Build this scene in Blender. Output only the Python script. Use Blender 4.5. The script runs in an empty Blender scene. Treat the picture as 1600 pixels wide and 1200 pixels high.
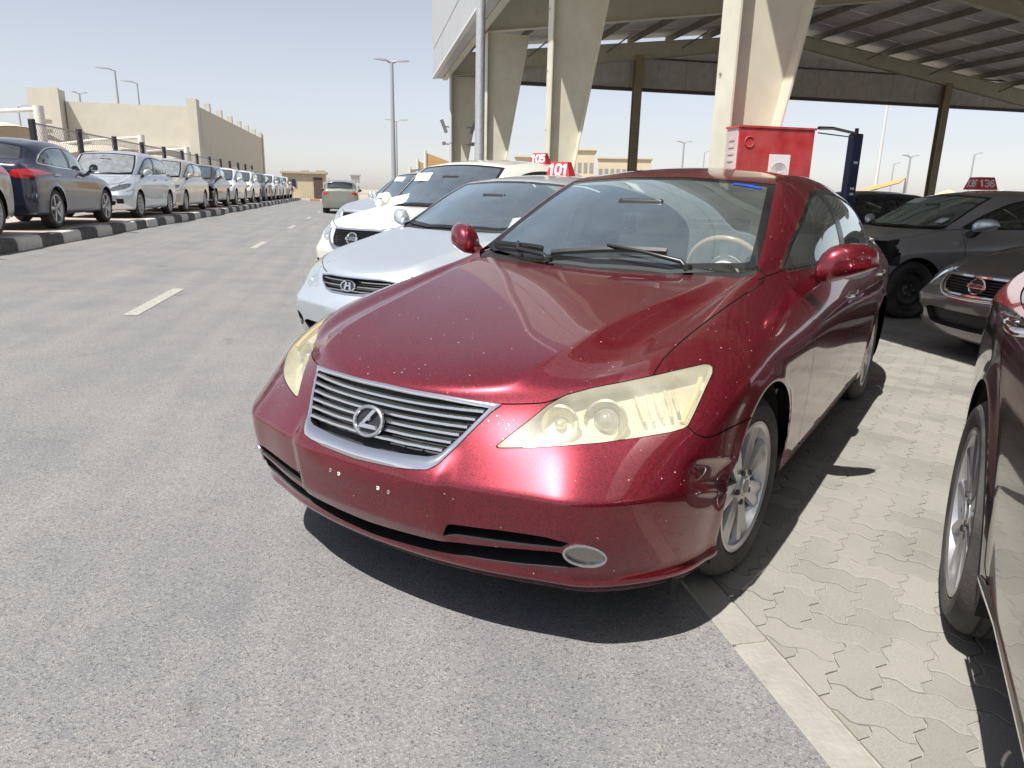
import bpy, bmesh, math, random
import numpy as np
from mathutils import Vector, Matrix
from mathutils.kdtree import KDTree
R_ = math.radians
rng = random.Random(7)
sc = bpy.context.scene
col = sc.collection
# ------------------------------------------------------------------ camera, sky, sun, exposure
# the near red car's own axes: +X its left side, +Y its tail, origin under its front axle; the world is turned by 45 degrees so that the road runs along +Y
S2 = .5**.5
def w2(x, y, z=0.0): return ((x+y)*S2, (-x+y)*S2, z)
CF, CYAW, CPIT, CROLL = 1113.87, R_(-33.165), R_(-15.052), R_(1.367)
CPOS = np.array([1.43088, -2.35135, 1.28438])
_f = np.array([math.cos(CPIT)*math.sin(CYAW), math.cos(CPIT)*math.cos(CYAW), math.sin(CPIT)])
_r = np.array([math.cos(CYAW), -math.sin(CYAW), 0.]); _u = np.cross(_r, _f)
CR, CU, CFW = math.cos(CROLL)*_r+math.sin(CROLL)*_u, -math.sin(CROLL)*_r+math.cos(CROLL)*_u, _f
def photo_px(P):
    "pixel of the 1600x1200 photograph for points in the red car's axes"
    d = np.asarray(P, float)-CPOS; z = d@CFW
    return np.stack([800+CF*(d@CR)/z, 600-CF*(d@CU)/z], -1)
cam = bpy.data.cameras.new('camera'); camo = bpy.data.objects.new('camera', cam); col.objects.link(camo)
cam.sensor_width = 36; cam.lens = CF/1600*36; cam.clip_end = 3000; cam.clip_start = .02
M = Matrix.Identity(4)
for c_, v in enumerate((CR, CU, -CFW)):
    M.col[c_][:3] = w2(*v)
M.col[3][:3] = w2(*CPOS)
camo.matrix_world = M
sc.camera = camo
# sun: shadows fall by (+0.045, +0.50) per metre of height in the red car's axes
sd = Vector(w2(-.06, -.50, 1)).normalized()          # towards the sun
SUN_EL = math.asin(sd.z); SUN_AZ = math.atan2(sd.x, sd.y)
world = bpy.data.worlds.new('World'); sc.world = world; world.use_nodes = True
nt = world.node_tree; bg = nt.nodes['Background']
sky = nt.nodes.new('ShaderNodeTexSky'); sky.sky_type = 'NISHITA'; sky.sun_disc = False
sky.sun_elevation = SUN_EL; sky.sun_rotation = SUN_AZ
sky.air_density = 1.0; sky.dust_density = .6; sky.ozone_density = 1.5; sky.altitude = 0
hs = nt.nodes.new('ShaderNodeHueSaturation'); hs.inputs['Saturation'].default_value = .42
nt.links.new(sky.outputs[0], hs.inputs['Color']); tn = nt.nodes.new('ShaderNodeMix'); tn.data_type = 'RGBA'; tn.blend_type = 'MULTIPLY'; tn.inputs[0].default_value = 1; tn.inputs[7].default_value = (.985, .965, 1.0, 1)
nt.links.new(hs.outputs[0], tn.inputs[6]); nt.links.new(tn.outputs[2], bg.inputs[0]); bg.inputs[1].default_value = .086
sun = bpy.data.lights.new('sun', 'SUN'); sun.energy = 4.8; sun.angle = R_(.53); sun.color = (1, .965, .92)
suno = bpy.data.objects.new('sun', sun); col.objects.link(suno)
suno.rotation_euler = sd.to_track_quat('Z', 'Y').to_euler()
sc.view_settings.view_transform = 'Standard'; sc.view_settings.look = 'None'
sc.view_settings.exposure = 0.72; sc.view_settings.gamma = 1
sc.cycles.max_bounces = 8; sc.cycles.transparent_max_bounces = 16
# ------------------------------------------------------------------ materials
MATS = {}
def nodes(name):
    m = bpy.data.materials.new(name); m.use_nodes = True
    return m, m.node_tree.nodes, m.node_tree.links, m.node_tree.nodes['Principled BSDF']
def mat(name, c=(.5, .5, .5), rough=.5, metal=0., var=0., vs=3., coat=0., bump=0., bs=60., spec=.5, c2=None, det=4., dust=0., em=None, dust_c=(.42, .36, .28)):
    "plain procedural material: colour with noise variation, optional bump and dust"
    if name in MATS: return MATS[name]
    m, N, L, P = nodes(name)
    P.inputs['Roughness'].default_value = rough; P.inputs['Metallic'].default_value = metal
    P.inputs['Specular IOR Level'].default_value = spec
    P.inputs['Coat Weight'].default_value = coat; P.inputs['Coat Roughness'].default_value = .03
    P.inputs['Base Color'].default_value = (*c, 1)
    tc = N.new('ShaderNodeTexCoord'); src = None
    if var or c2:
        nz = N.new('ShaderNodeTexNoise'); nz.inputs['Scale'].default_value = vs; nz.inputs['Detail'].default_value = det; nz.inputs['Roughness'].default_value = .65
        L.new(tc.outputs['Object'], nz.inputs['Vector'])
        rp = N.new('ShaderNodeValToRGB'); rp.color_ramp.elements[0].position = .3; rp.color_ramp.elements[1].position = .7
        a = c if c2 else tuple(x*(1-var) for x in c); b = c2 if c2 else tuple(min(1, x*(1+var)) for x in c)
        rp.color_ramp.elements[0].color = (*a, 1); rp.color_ramp.elements[1].color = (*b, 1)
        L.new(nz.outputs['Fac'], rp.inputs[0]); src = rp.outputs[0]
        L.new(src, P.inputs['Base Color'])
    if dust:
        nz = N.new('ShaderNodeTexNoise'); nz.inputs['Scale'].default_value = 6; nz.inputs['Detail'].default_value = 8
        L.new(tc.outputs['Object'], nz.inputs['Vector'])
        mr = N.new('ShaderNodeMapRange'); mr.inputs[1].default_value = .35; mr.inputs[2].default_value = .75; mr.inputs[3].default_value = 0; mr.inputs[4].default_value = dust
        L.new(nz.outputs['Fac'], mr.inputs[0])
        mx = N.new('ShaderNodeMix'); mx.data_type = 'RGBA'; mx.inputs[6].default_value = (*c, 1); mx.inputs[7].default_value = (*dust_c, 1)
        if src: L.new(src, mx.inputs[6])
        L.new(mr.outputs[0], mx.inputs[0]); L.new(mx.outputs[2], P.inputs['Base Color'])
        rr = N.new('ShaderNodeMapRange'); rr.inputs[3].default_value = rough; rr.inputs[4].default_value = min(1, rough+.5); L.new(mr.outputs[0], rr.inputs[0]); L.new(rr.outputs[0], P.inputs['Roughness'])
    if bump:
        nb = N.new('ShaderNodeTexNoise'); nb.inputs['Scale'].default_value = bs; nb.inputs['Detail'].default_value = 4
        L.new(tc.outputs['Object'], nb.inputs['Vector'])
        bp = N.new('ShaderNodeBump'); bp.inputs['Strength'].default_value = bump; bp.inputs['Distance'].default_value = .02
        L.new(nb.outputs['Fac'], bp.inputs['Height']); L.new(bp.outputs[0], P.inputs['Normal'])
    if em:
        P.inputs['Emission Color'].default_value = (*em[0], 1); P.inputs['Emission Strength'].default_value = em[1]
    MATS[name] = m; return m
def paint(name, c, flake=0., scuff=0., metal=.0, rough=.3, specks=.25, dust=.10, coat=1., speck_c=(.75, .68, .62), hi=None):
    "car paint: (metallic) base with flakes under clear coat, thin road dust and pale specks"
    if name in MATS: return MATS[name]
    m, N, L, P = nodes(name)
    P.inputs['Metallic'].default_value = metal; P.inputs['Roughness'].default_value = rough
    P.inputs['Coat Weight'].default_value = coat; P.inputs['Coat Roughness'].default_value = .025; P.inputs['Coat IOR'].default_value = 1.55
    tc = N.new('ShaderNodeTexCoord')
    def noise(s, d=2.):
        n = N.new('ShaderNodeTexNoise'); n.inputs['Scale'].default_value = s; n.inputs['Detail'].default_value = d; L.new(tc.outputs['Object'], n.inputs['Vector']); return n
    base = None
    mx = N.new('ShaderNodeMix'); mx.data_type = 'RGBA'; mx.inputs[6].default_value = (*c, 1)
    h = hi or tuple(min(1, x*1.6+.02) for x in c)
    mx.inputs[7].default_value = (*h, 1)
    fl = N.new('ShaderNodeTexVoronoi'); fl.inputs['Scale'].default_value = 420; L.new(tc.outputs['Object'], fl.inputs['Vector'])
    rp = N.new('ShaderNodeMapRange'); rp.inputs[1].default_value = 0; rp.inputs[2].default_value = 1; rp.inputs[3].default_value = 0; rp.inputs[4].default_value = flake
    sep = N.new('ShaderNodeSeparateColor'); L.new(fl.outputs['Color'], sep.inputs[0]); L.new(sep.outputs[0], rp.inputs[0]); L.new(rp.outputs[0], mx.inputs[0])
    out = mx.outputs[2]
    # dust film: more on faces that look up
    ge = N.new('ShaderNodeNewGeometry'); sx = N.new('ShaderNodeSeparateXYZ'); L.new(ge.outputs['Normal'], sx.inputs[0])
    nd = noise(5, 8)
    mrn = N.new('ShaderNodeMapRange'); mrn.inputs[1].default_value = .35; mrn.inputs[2].default_value = .8; mrn.inputs[3].default_value = .35; mrn.inputs[4].default_value = 1; L.new(nd.outputs['Fac'], mrn.inputs[0])
    up = N.new('ShaderNodeMapRange'); up.inputs[1].default_value = -.2; up.inputs[2].default_value = .9; up.inputs[3].default_value = dust*.35; up.inputs[4].default_value = dust; L.new(sx.outputs['Z'], up.inputs[0])
    mu = N.new('ShaderNodeMath'); mu.operation = 'MULTIPLY'; L.new(mrn.outputs[0], mu.inputs[0]); L.new(up.outputs[0], mu.inputs[1])
    m2 = N.new('ShaderNodeMix'); m2.data_type = 'RGBA'; L.new(out, m2.inputs[6]); m2.inputs[7].default_value = (.50, .44, .36, 1); L.new(mu.outputs[0], m2.inputs[0])
    # specks: stone chips and droppings
    vs = N.new('ShaderNodeTexVoronoi'); vs.inputs['Scale'].default_value = 46 if scuff else 34; vs.inputs['Randomness'].default_value = 1; L.new(tc.outputs['Object'], vs.inputs['Vector'])
    s2 = N.new('ShaderNodeSeparateColor'); L.new(vs.outputs['Color'], s2.inputs[0])
    th = N.new('ShaderNodeMapRange'); th.inputs[1].default_value = .55; th.inputs[2].default_value = 1.0; th.inputs[3].default_value = 0; th.inputs[4].default_value = .115 if scuff else .075; L.new(s2.outputs[0], th.inputs[0])
    lt = N.new('ShaderNodeMath'); lt.operation = 'LESS_THAN'; L.new(vs.outputs['Distance'], lt.inputs[0]); L.new(th.outputs[0], lt.inputs[1])
    ms = N.new('ShaderNodeMath'); ms.operation = 'MULTIPLY'; ms.inputs[1].default_value = specks; L.new(lt.outputs[0], ms.inputs[0])
    m3 = N.new('ShaderNodeMix'); m3.data_type = 'RGBA'; L.new(m2.outputs[2], m3.inputs[6]); m3.inputs[7].default_value = (*speck_c, 1); L.new(ms.outputs[0], m3.inputs[0])
    fin = m3.outputs[2]
    if scuff:      # scraped lower lip and fine upright scratches on the nose
        sz = N.new('ShaderNodeSeparateXYZ'); L.new(tc.outputs['Object'], sz.inputs[0])
        mp = N.new('ShaderNodeMapping'); mp.inputs['Scale'].default_value = (9, 9, 70); L.new(tc.outputs['Object'], mp.inputs[0])
        n5 = N.new('ShaderNodeTexNoise'); n5.inputs['Scale'].default_value = 3; n5.inputs['Detail'].default_value = 6; L.new(mp.outputs[0], n5.inputs['Vector'])
        zl = N.new('ShaderNodeMapRange'); zl.inputs[1].default_value = .26; zl.inputs[2].default_value = .20; zl.inputs[3].default_value = -.3; zl.inputs[4].default_value = .13; L.new(sz.outputs['Z'], zl.inputs[0])
        fy = N.new('ShaderNodeMapRange'); fy.inputs[1].default_value = -.2; fy.inputs[2].default_value = -.3; fy.inputs[3].default_value = -1; fy.inputs[4].default_value = 0; L.new(sz.outputs['Y'], fy.inputs[0])
        a1 = N.new('ShaderNodeMath'); L.new(n5.outputs['Fac'], a1.inputs[0]); L.new(zl.outputs[0], a1.inputs[1])
        a2 = N.new('ShaderNodeMath'); L.new(a1.outputs[0], a2.inputs[0]); L.new(fy.outputs[0], a2.inputs[1])
        g1 = N.new('ShaderNodeMath'); g1.operation = 'GREATER_THAN'; g1.inputs[1].default_value = .60; L.new(a2.outputs[0], g1.inputs[0])
        mp2 = N.new('ShaderNodeMapping'); mp2.inputs['Scale'].default_value = (160, 160, 7); L.new(tc.outputs['Object'], mp2.inputs[0])
        n6 = N.new('ShaderNodeTexNoise'); n6.inputs['Scale'].default_value = 1; n6.inputs['Detail'].default_value = 2; L.new(mp2.outputs[0], n6.inputs['Vector'])
        n7 = noise(5.5, 2); ad = N.new('ShaderNodeMath'); ad.operation = 'MULTIPLY'; L.new(n6.outputs['Fac'], ad.inputs[0]); L.new(n7.outputs['Fac'], ad.inputs[1])
        g2 = N.new('ShaderNodeMath'); g2.operation = 'GREATER_THAN'; g2.inputs[1].default_value = .475; L.new(ad.outputs[0], g2.inputs[0])
        fr_ = N.new('ShaderNodeMath'); fr_.operation = 'MULTIPLY'; L.new(g2.outputs[0], fr_.inputs[0])
        fz = N.new('ShaderNodeMath'); fz.operation = 'LESS_THAN'; fz.inputs[1].default_value = -.45; L.new(sz.outputs['Y'], fz.inputs[0]); L.new(fz.outputs[0], fr_.inputs[1])
        mxx = N.new('ShaderNodeMath'); mxx.operation = 'MAXIMUM'; L.new(g1.outputs[0], mxx.inputs[0]); L.new(fr_.outputs[0], mxx.inputs[1])
        sm_ = N.new('ShaderNodeMath'); sm_.operation = 'MULTIPLY'; sm_.inputs[1].default_value = scuff; L.new(mxx.outputs[0], sm_.inputs[0])
        m4 = N.new('ShaderNodeMix'); m4.data_type = 'RGBA'; L.new(fin, m4.inputs[6]); m4.inputs[7].default_value = (.34, .26, .26, 1); L.new(sm_.outputs[0], m4.inputs[0]); fin = m4.outputs[2]
        cw = N.new('ShaderNodeMath'); cw.operation = 'SUBTRACT'; cw.inputs[0].default_value = coat; cw.use_clamp = True; L.new(sm_.outputs[0], cw.inputs[1]); L.new(cw.outputs[0], P.inputs['Coat Weight'])
    L.new(fin, P.inputs['Base Color'])
    # dust also dulls the coat
    cr = N.new('ShaderNodeMapRange'); cr.inputs[1].default_value = 0; cr.inputs[2].default_value = .5; cr.inputs[3].default_value = .02; cr.inputs[4].default_value = .30; L.new(mu.outputs[0], cr.inputs[0]); L.new(cr.outputs[0], P.inputs['Coat Roughness'])
    mt = N.new('ShaderNodeMath'); mt.operation = 'SUBTRACT'; mt.inputs[0].default_value = metal; L.new(ms.outputs[0], mt.inputs[1]); mt.use_clamp = True; L.new(mt.outputs[0], P.inputs['Metallic'])
    MATS[name] = m; return m
def glass(name, tint=(.8, .9, .87), refl=1., dust=.06, rough=.0, gc=(.90, .98, 1.)):
    if name in MATS: return MATS[name]
    m, N, L, P = nodes(name); N.remove(P); out = N['Material Output']
    tr = N.new('ShaderNodeBsdfTransparent'); tr.inputs[0].default_value = (*tint, 1)
    gl = N.new('ShaderNodeBsdfGlossy'); gl.inputs['Roughness'].default_value = rough; gl.inputs[0].default_value = (*gc, 1)
    lw = N.new('ShaderNodeFresnel'); lw.inputs[0].default_value = 1.52
    mr = N.new('ShaderNodeMath'); mr.operation = 'MULTIPLY_ADD'; mr.inputs[1].default_value = 1.9*refl; mr.inputs[2].default_value = .02; mr.use_clamp = True
    L.new(lw.outputs[0], mr.inputs[0])
    mx = N.new('ShaderNodeMixShader'); L.new(mr.outputs[0], mx.inputs[0]); L.new(tr.outputs[0], mx.inputs[1]); L.new(gl.outputs[0], mx.inputs[2])
    df = N.new('ShaderNodeBsdfDiffuse'); df.inputs[0].default_value = (.52, .56, .56, 1)  # pale bluish film: dust plus a painted veil of sky reflection
    tc = N.new('ShaderNodeTexCoord'); nz = N.new('ShaderNodeTexNoise'); nz.inputs['Scale'].default_value = 7; nz.inputs['Detail'].default_value = 8; L.new(tc.outputs['Object'], nz.inputs['Vector'])
    dr = N.new('ShaderNodeMapRange'); dr.inputs[1].default_value = .3; dr.inputs[2].default_value = .8; dr.inputs[3].default_value = dust*.7; dr.inputs[4].default_value = dust*1.3; L.new(nz.outputs['Fac'], dr.inputs[0])
    m2 = N.new('ShaderNodeMixShader'); L.new(dr.outputs[0], m2.inputs[0]); L.new(mx.outputs[0], m2.inputs[1]); L.new(df.outputs[0], m2.inputs[2])
    L.new(m2.outputs[0], out.inputs[0]); MATS[name] = m; return m
# ------------------------------------------------------------------ mesh helpers
def link(o, parent=None):
    col.objects.link(o)
    if parent: o.parent = parent
    return o
def mk(name, V, F, m, parent=None, smooth=False, N=None, loc=None, rot=None):
    me = bpy.data.meshes.new(name); me.from_pydata([tuple(map(float, v)) for v in V], [], [tuple(map(int, f)) for f in F])
    if smooth or N is not None: me.polygons.foreach_set('use_smooth', [True]*len(me.polygons))
    me.materials.append(m); me.update()
    if N is not None: me.normals_split_custom_set_from_vertices([tuple(map(float, n)) for n in N])
    o = bpy.data.objects.new(name, me); link(o, parent)
    if loc is not None: o.location = loc
    if rot is not None: o.rotation_euler = rot
    return o
def empty(name, loc=(0, 0, 0), rz=0., parent=None):
    o = bpy.data.objects.new(name, None); o.empty_display_size = .2; link(o, parent); o.location = loc; o.rotation_euler = (0, 0, rz); return o
def tag(o, label=None, cat=None, group=None, kind=None):
    if label: o['label'] = label
    if cat: o['category'] = cat
    if group: o['group'] = group
    if kind: o['kind'] = kind
    return o
class MB:
    "collects shapes into one mesh"
    def __init__(s): s.V = []; s.F = []
    def add(s, V, F):
        b = len(s.V); s.V += [tuple(v) for v in V]; s.F += [tuple(i+b for i in f) for f in F]; return s
    def box(s, a, b, bev=0.):
        x0, y0, z0 = a; x1, y1, z1 = b
        if bev:
            e = bev
            pts = []
            for z, ins in ((z0, e), (z0+e, 0), (z1-e, 0), (z1, e)):
                pts += [(x0+ins+(e if ins == 0 else 0), y0+ins, z), (x1-ins-(e if ins == 0 else 0), y0+ins, z), (x1-ins, y0+ins+(e if ins == 0 else 0), z), (x1-ins, y1-ins-(e if ins == 0 else 0), z),
                        (x1-ins-(e if ins == 0 else 0), y1-ins, z), (x0+ins+(e if ins == 0 else 0), y1-ins, z), (x0+ins, y1-ins-(e if ins == 0 else 0), z), (x0+ins, y0+ins+(e if ins == 0 else 0), z)]
            F = [tuple(range(7, -1, -1)), tuple(range(24, 32))]
            for k in range(3):
                for i in range(8): F.append((k*8+i, k*8+(i+1) % 8, k*8+8+(i+1) % 8, k*8+8+i))
            return s.add(pts, F)
        V = [(x0, y0, z0), (x1, y0, z0), (x1, y1, z0), (x0, y1, z0), (x0, y0, z1), (x1, y0, z1), (x1, y1, z1), (x0, y1, z1)]
        return s.add(V, [(3, 2, 1, 0), (4, 5, 6, 7), (0, 1, 5, 4), (1, 2, 6, 5), (2, 3, 7, 6), (3, 0, 4, 7)])
    def prism(s, poly, axis, a, b):
        "polygon in the other two axes, extruded along axis from a to b"
        n = len(poly); V = []
        for t in (a, b):
            for p, q in poly: V.append({0: (t, p, q), 1: (p, t, q), 2: (p, q, t)}[axis])
        return s.add(V, [tuple(range(n-1, -1, -1)), tuple(range(n, 2*n))]+[(i, (i+1) % n, n+(i+1) % n, n+i) for i in range(n)])
    def tube(s, pts, r, n=10, cap=True):
        "round tube along points; r a number or a list"
        pts = [Vector(p) for p in pts]; k = len(pts); rs = r if isinstance(r, (list, tuple)) else [r]*k
        V = []; up = None
        for i, p in enumerate(pts):
            t = (pts[min(i+1, k-1)]-pts[max(i-1, 0)]).normalized()
            if up is None: up = t.orthogonal().normalized()
            up = (up-t*up.dot(t)).normalized(); sd_ = t.cross(up)
            for j in range(n):
                a = 2*math.pi*j/n; V.append(p+(up*math.cos(a)+sd_*math.sin(a))*rs[i])
        F = [(i*n+j, i*n+(j+1) % n, (i+1)*n+(j+1) % n, (i+1)*n+j) for i in range(k-1) for j in range(n)]
        if cap: F += [tuple(range(n-1, -1, -1)), tuple(range((k-1)*n, k*n))]
        return s.add(V, F)
    def lathe(s, prof, n=48, axis=0, c=(0, 0, 0), close=False):
        "profile (axial, radius) turned about an axis through c"
        V = []; k = len(prof)
        for a_, r in prof:
            for j in range(n):
                t = 2*math.pi*j/n; u, v = r*math.cos(t), r*math.sin(t)
                p = {0: (a_, u, v), 1: (v, a_, u), 2: (u, v, a_)}[axis]
                V.append((p[0]+c[0], p[1]+c[1], p[2]+c[2]))
        F = [(i*n+j, i*n+(j+1) % n, ((i+1) % k)*n+(j+1) % n, ((i+1) % k)*n+j) for i in range(k if close else k-1) for j in range(n)]
        return s.add(V, F)
    def loft(s, rings, cap=True, closed=True):
        n = len(rings[0]); V = [p for r in rings for p in r]; m_ = n if closed else n-1
        F = [(i*n+j, i*n+(j+1) % n, (i+1)*n+(j+1) % n, (i+1)*n+j) for i in range(len(rings)-1) for j in range(m_)]
        if cap and closed: F += [tuple(range(n-1, -1, -1)), tuple(range((len(rings)-1)*n, len(rings)*n))]
        return s.add(V, F)
    def xf(s, mtx, start=0):
        s.V = s.V[:start]+[tuple(mtx @ Vector(v)) for v in s.V[start:]]; return s
    def build(s, name, m, parent=None, smooth=False, **k):
        o = mk(name, s.V, s.F, m, parent, False, **k)
        if smooth:
            me = o.data
            me.polygons.foreach_set('use_smooth', [True]*len(me.polygons))
            me.set_sharp_from_angle(angle=R_(40 if smooth is True else smooth))
        return o
def text_mesh(name, s, size, m, parent=None, depth=.002, bold=0., loc=(0, 0, 0), rot=(0, 0, 0), sx=1.):
    cu = bpy.data.curves.new(name, 'FONT'); cu.body = s; cu.size = size; cu.align_x = 'CENTER'; cu.align_y = 'CENTER'; cu.extrude = depth; cu.offset = bold
    o = bpy.data.objects.new(name, cu); col.objects.link(o); dg = bpy.context.evaluated_depsgraph_get()
    me = bpy.data.meshes.new_from_object(o.evaluated_get(dg)); bpy.data.objects.remove(o); bpy.data.curves.remove(cu)
    me.materials.clear(); me.materials.append(m); o = bpy.data.objects.new(name, me); link(o, parent); o.location = loc; o.rotation_euler = rot; o.scale = (sx, 1, 1); return o
def copy_tree(o, parent=None):
    c = o.copy(); col.objects.link(c); c.parent = parent
    for ch in o.children: copy_tree(ch, c)
    return c
# ------------------------------------------------------------------ car body: one smooth cage, cut into panels
# centre strip rows from front lip over hood, windscreen, roof, rear glass, boot to rear lip: (Y0, z0 at centre) and (X5, Y5, z5) at the strip's edge
SROWS = [(-.80, .175, .66, -.665, .18), (-.862, .205, .665, -.72, .21), (-.930, .31, .67, -.785, .315), (-.955, .42, .675, -.818, .42), (-.968, .515, .67, -.828, .515),
 (-.905, .62, .65, -.725, .62), (-.862, .695, .63, -.63, .70), (-.835, .738, .615, -.55, .775),
 (-.70, .788, .675, -.40, .818), (-.42, .850, .695, -.17, .865), (-.12, .905, .695, .07, .908), (.17, .952, .695, .31, .952), (.40, .985, .70, .58, .995),
 (.68, 1.13, .655, .80, 1.118), (.96, 1.275, .61, 1.03, 1.245), (1.22, 1.385, .565, 1.27, 1.35),
 (1.45, 1.425, .56, 1.47, 1.375), (1.75, 1.445, .56, 1.75, 1.388), (2.05, 1.445, .56, 2.03, 1.385), (2.3, 1.432, .555, 2.28, 1.37), (2.52, 1.405, .545, 2.5, 1.34),
 (2.70, 1.365, .54, 2.68, 1.305), (2.95, 1.26, .57, 2.90, 1.215), (3.18, 1.15, .605, 3.10, 1.12), (3.36, 1.085, .65, 3.28, 1.062), (3.6, 1.07, .67, 3.5, 1.045),
 (3.80, 1.04, .65, 3.68, 1.02), (3.83, .93, .67, 3.73, .92), (3.845, .80, .69, 3.74, .80), (3.86, .66, .70, 3.75, .66), (3.88, .52, .71, 3.76, .52), (3.87, .40, .71, 3.74, .40), (3.83, .28, .70, 3.70, .28), (3.78, .22, .69, 3.66, .22)]
FI = (0, .22, .44, .64, .83, 1.)
HOODF3 = {7: .63, 8: .625, 9: .645, 10: .72, 11: .80, 12: .80}     # where the bonnet crest runs
def side_cols():
    "side columns k1..k12, rows r0..r6"
    zs = [.19, .24, .34, .46, .58, .70, .835]
    def c(Y, X, z=zs, dY=(0,)*7): return [(X[i], Y+dY[i], z[i]) for i in range(7)]
    K = {}
    K[1] = [(.775, -.545, .185), (.80, -.575, .22), (.820, -.605, .32), (.836, -.622, .43), (.846, -.63, .52), (.825, -.565, .62), (.795, -.495, .705)]
    K[2] = [(.845, -.39, .19), (.868, -.39, .235), (.882, -.385, .33), (.893, -.385, .44), (.895, -.38, .55), (.886, -.36, .655), (.855, -.31, .755)]
    K[3] = c(0, (.85, .875, .89, .90, .906, .900, .862), [.19, .24, .34, .46, .58, .70, .812])
    K[4] = c(.36, (.848, .874, .889, .90, .907, .904, .872), [.19, .24, .34, .46, .58, .70, .826])
    K[5] = c(.70, (.848, .876, .892, .902, .908, .906, .880))
    K[6] = c(1.1, (.848, .878, .894, .903, .909, .908, .889), [.19, .24, .34, .46, .58, .70, .84])
    K[7] = c(1.5, (.848, .878, .895, .904, .910, .910, .892), [.19, .24, .34, .46, .58, .70, .845])
    K[8] = c(1.95, (.848, .878, .895, .904, .910, .910, .892), [.19, .24, .34, .46, .58, .71, .85])
    K[9] = c(2.38, (.848, .878, .894, .903, .910, .911, .892), [.19, .24, .34, .46, .58, .71, .86])
    K[10] = c(2.776, (.848, .875, .89, .90, .908, .908, .885), [.19, .24, .34, .46, .58, .72, .875])
    K[11] = c(3.17, (.84, .866, .88, .888, .892, .888, .86), [.2, .25, .35, .47, .59, .73, .89])
    K[12] = c(3.5, (.77, .80, .82, .83, .83, .825, .79), [.215, .27, .38, .5, .62, .76, .91])
    return K
BELT = {6: (.795, 1.02, .985), 7: (.815, 1.45, .987), 8: (.817, 1.9, .995), 9: (.812, 2.35, 1.008), 10: (.795, 2.78, 1.028)}
T1 = {6: (.752, 1.10, 1.115), 7: (.772, 1.5, 1.125), 8: (.775, 1.92, 1.13), 9: (.768, 2.31, 1.138), 10: (.742, 2.68, 1.145)}
T2 = {6: (.682, 1.24, 1.245), 7: (.695, 1.6, 1.268), 8: (.70, 1.95, 1.275), 9: (.692, 2.27, 1.27), 10: (.668, 2.57, 1.252)}
def cage():
    V = []; key = {}
    def add(k, p):
        if k not in key: key[k] = len(V); V.append(p)
        return key[k]
    for j, (Y0, z0, X5, Y5, z5) in enumerate(SROWS):
        for i in range(6):
            f = FI[i]
            if j in HOODF3:
                f = (0, HOODF3[j]*.36, HOODF3[j]*.70, HOODF3[j], (1+HOODF3[j])/2+.02, 1)[i]
            p = 2.2 if j < 8 or j > 24 else 2.0
            y = Y0+(Y5-Y0)*f**p; z = z0+(z5-z0)*f**(2.2 if 12 < j < 24 else 1.6)
            if 7 <= j <= 11:
                k = (.35, .9, 1, .9, .55)[j-7]
                z += k*(0, .003, .009, .020, -.020, 0)[i]
            for s in (1, -1) if i else (1,): add(('S', j, i, s), (X5*f*s, y, z))
    K = side_cols()
    def sv(k, r, s):
        "side vertex id: k column 0..13, r row 0..7, 8..10 = window rows t1..t3"
        if k == 0: return key[('S', r, 5, s)]
        if k == 13: return key[('S', 33-r, 5, s)]
        if r == 7:
            if k <= 5: return key[('S', 7+k, 5, s)]
            if k >= 11: return key[('S', 24+k-11, 5, s)]
            p = BELT[k]; return add(('B', k, 7, s), (p[0]*s, p[1], p[2]))
        if r > 7:
            if k == 5: return key[('S', 12+r-7, 5, s)]
            if k == 11: return key[('S', 24-(r-7), 5, s)]
            if r == 10: return key[('S', 15+k-5, 5, s)]
            p = (T1 if r == 8 else T2)[k]; return add(('B', k, r, s), (p[0]*s, p[1], p[2]))
        p = K[k][r]; return add(('B', k, r, s), (p[0]*s, p[1], p[2]))
    F = []
    for j in range(33):
        for i in range(5):
            for s in (1, -1):
                a, b, c, d = key[('S', j, i, s if i else 1)], key[('S', j, i+1, s)], key[('S', j+1, i+1, s)], key[('S', j+1, i, s if i else 1)]
                F.append((a, b, c, d) if s > 0 else (d, c, b, a))
    for s in (1, -1):
        for k in range(13):
            for r in range(7):
                q = (sv(k, r, s), sv(k+1, r, s), sv(k+1, r+1, s), sv(k, r+1, s)); F.append(q if s > 0 else q[::-1])
        for k in range(5, 11):
            for r in range(7, 10):
                q = (sv(k, r, s), sv(k+1, r, s), sv(k+1, r+1, s), sv(k, r+1, s)); F.append(q if s > 0 else q[::-1])
    cr = {}
    for s in (1, -1):
        for i in range(5):
            for j, w_ in ((12, .75), (15, .35), (21, .35), (24, .6), (7, .3)):
                a, b = key[('S', j, i, s if i else 1)], key[('S', j, i+1, s)]; cr[tuple(sorted((a, b)))] = w_
        for i in range(1, 5): cr[tuple(sorted((key[('S', 4, i, s)], key[('S', 4, i+1, s)])))] = .6
        for k in range(0, 2): cr[tuple(sorted((sv(k, 4, s), sv(k+1, 4, s))))] = .6-.25*k
        for j in range(7, 12): cr[tuple(sorted((key[('S', j, 3, s)], key[('S', j+1, 3, s)])))] = .6
        for j in list(range(12, 15))+list(range(21, 24)): cr[tuple(sorted((key[('S', j, 5, s)], key[('S', j+1, 5, s)])))] = .35
    return np.array(V, float), F, cr
_base = {}
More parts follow.
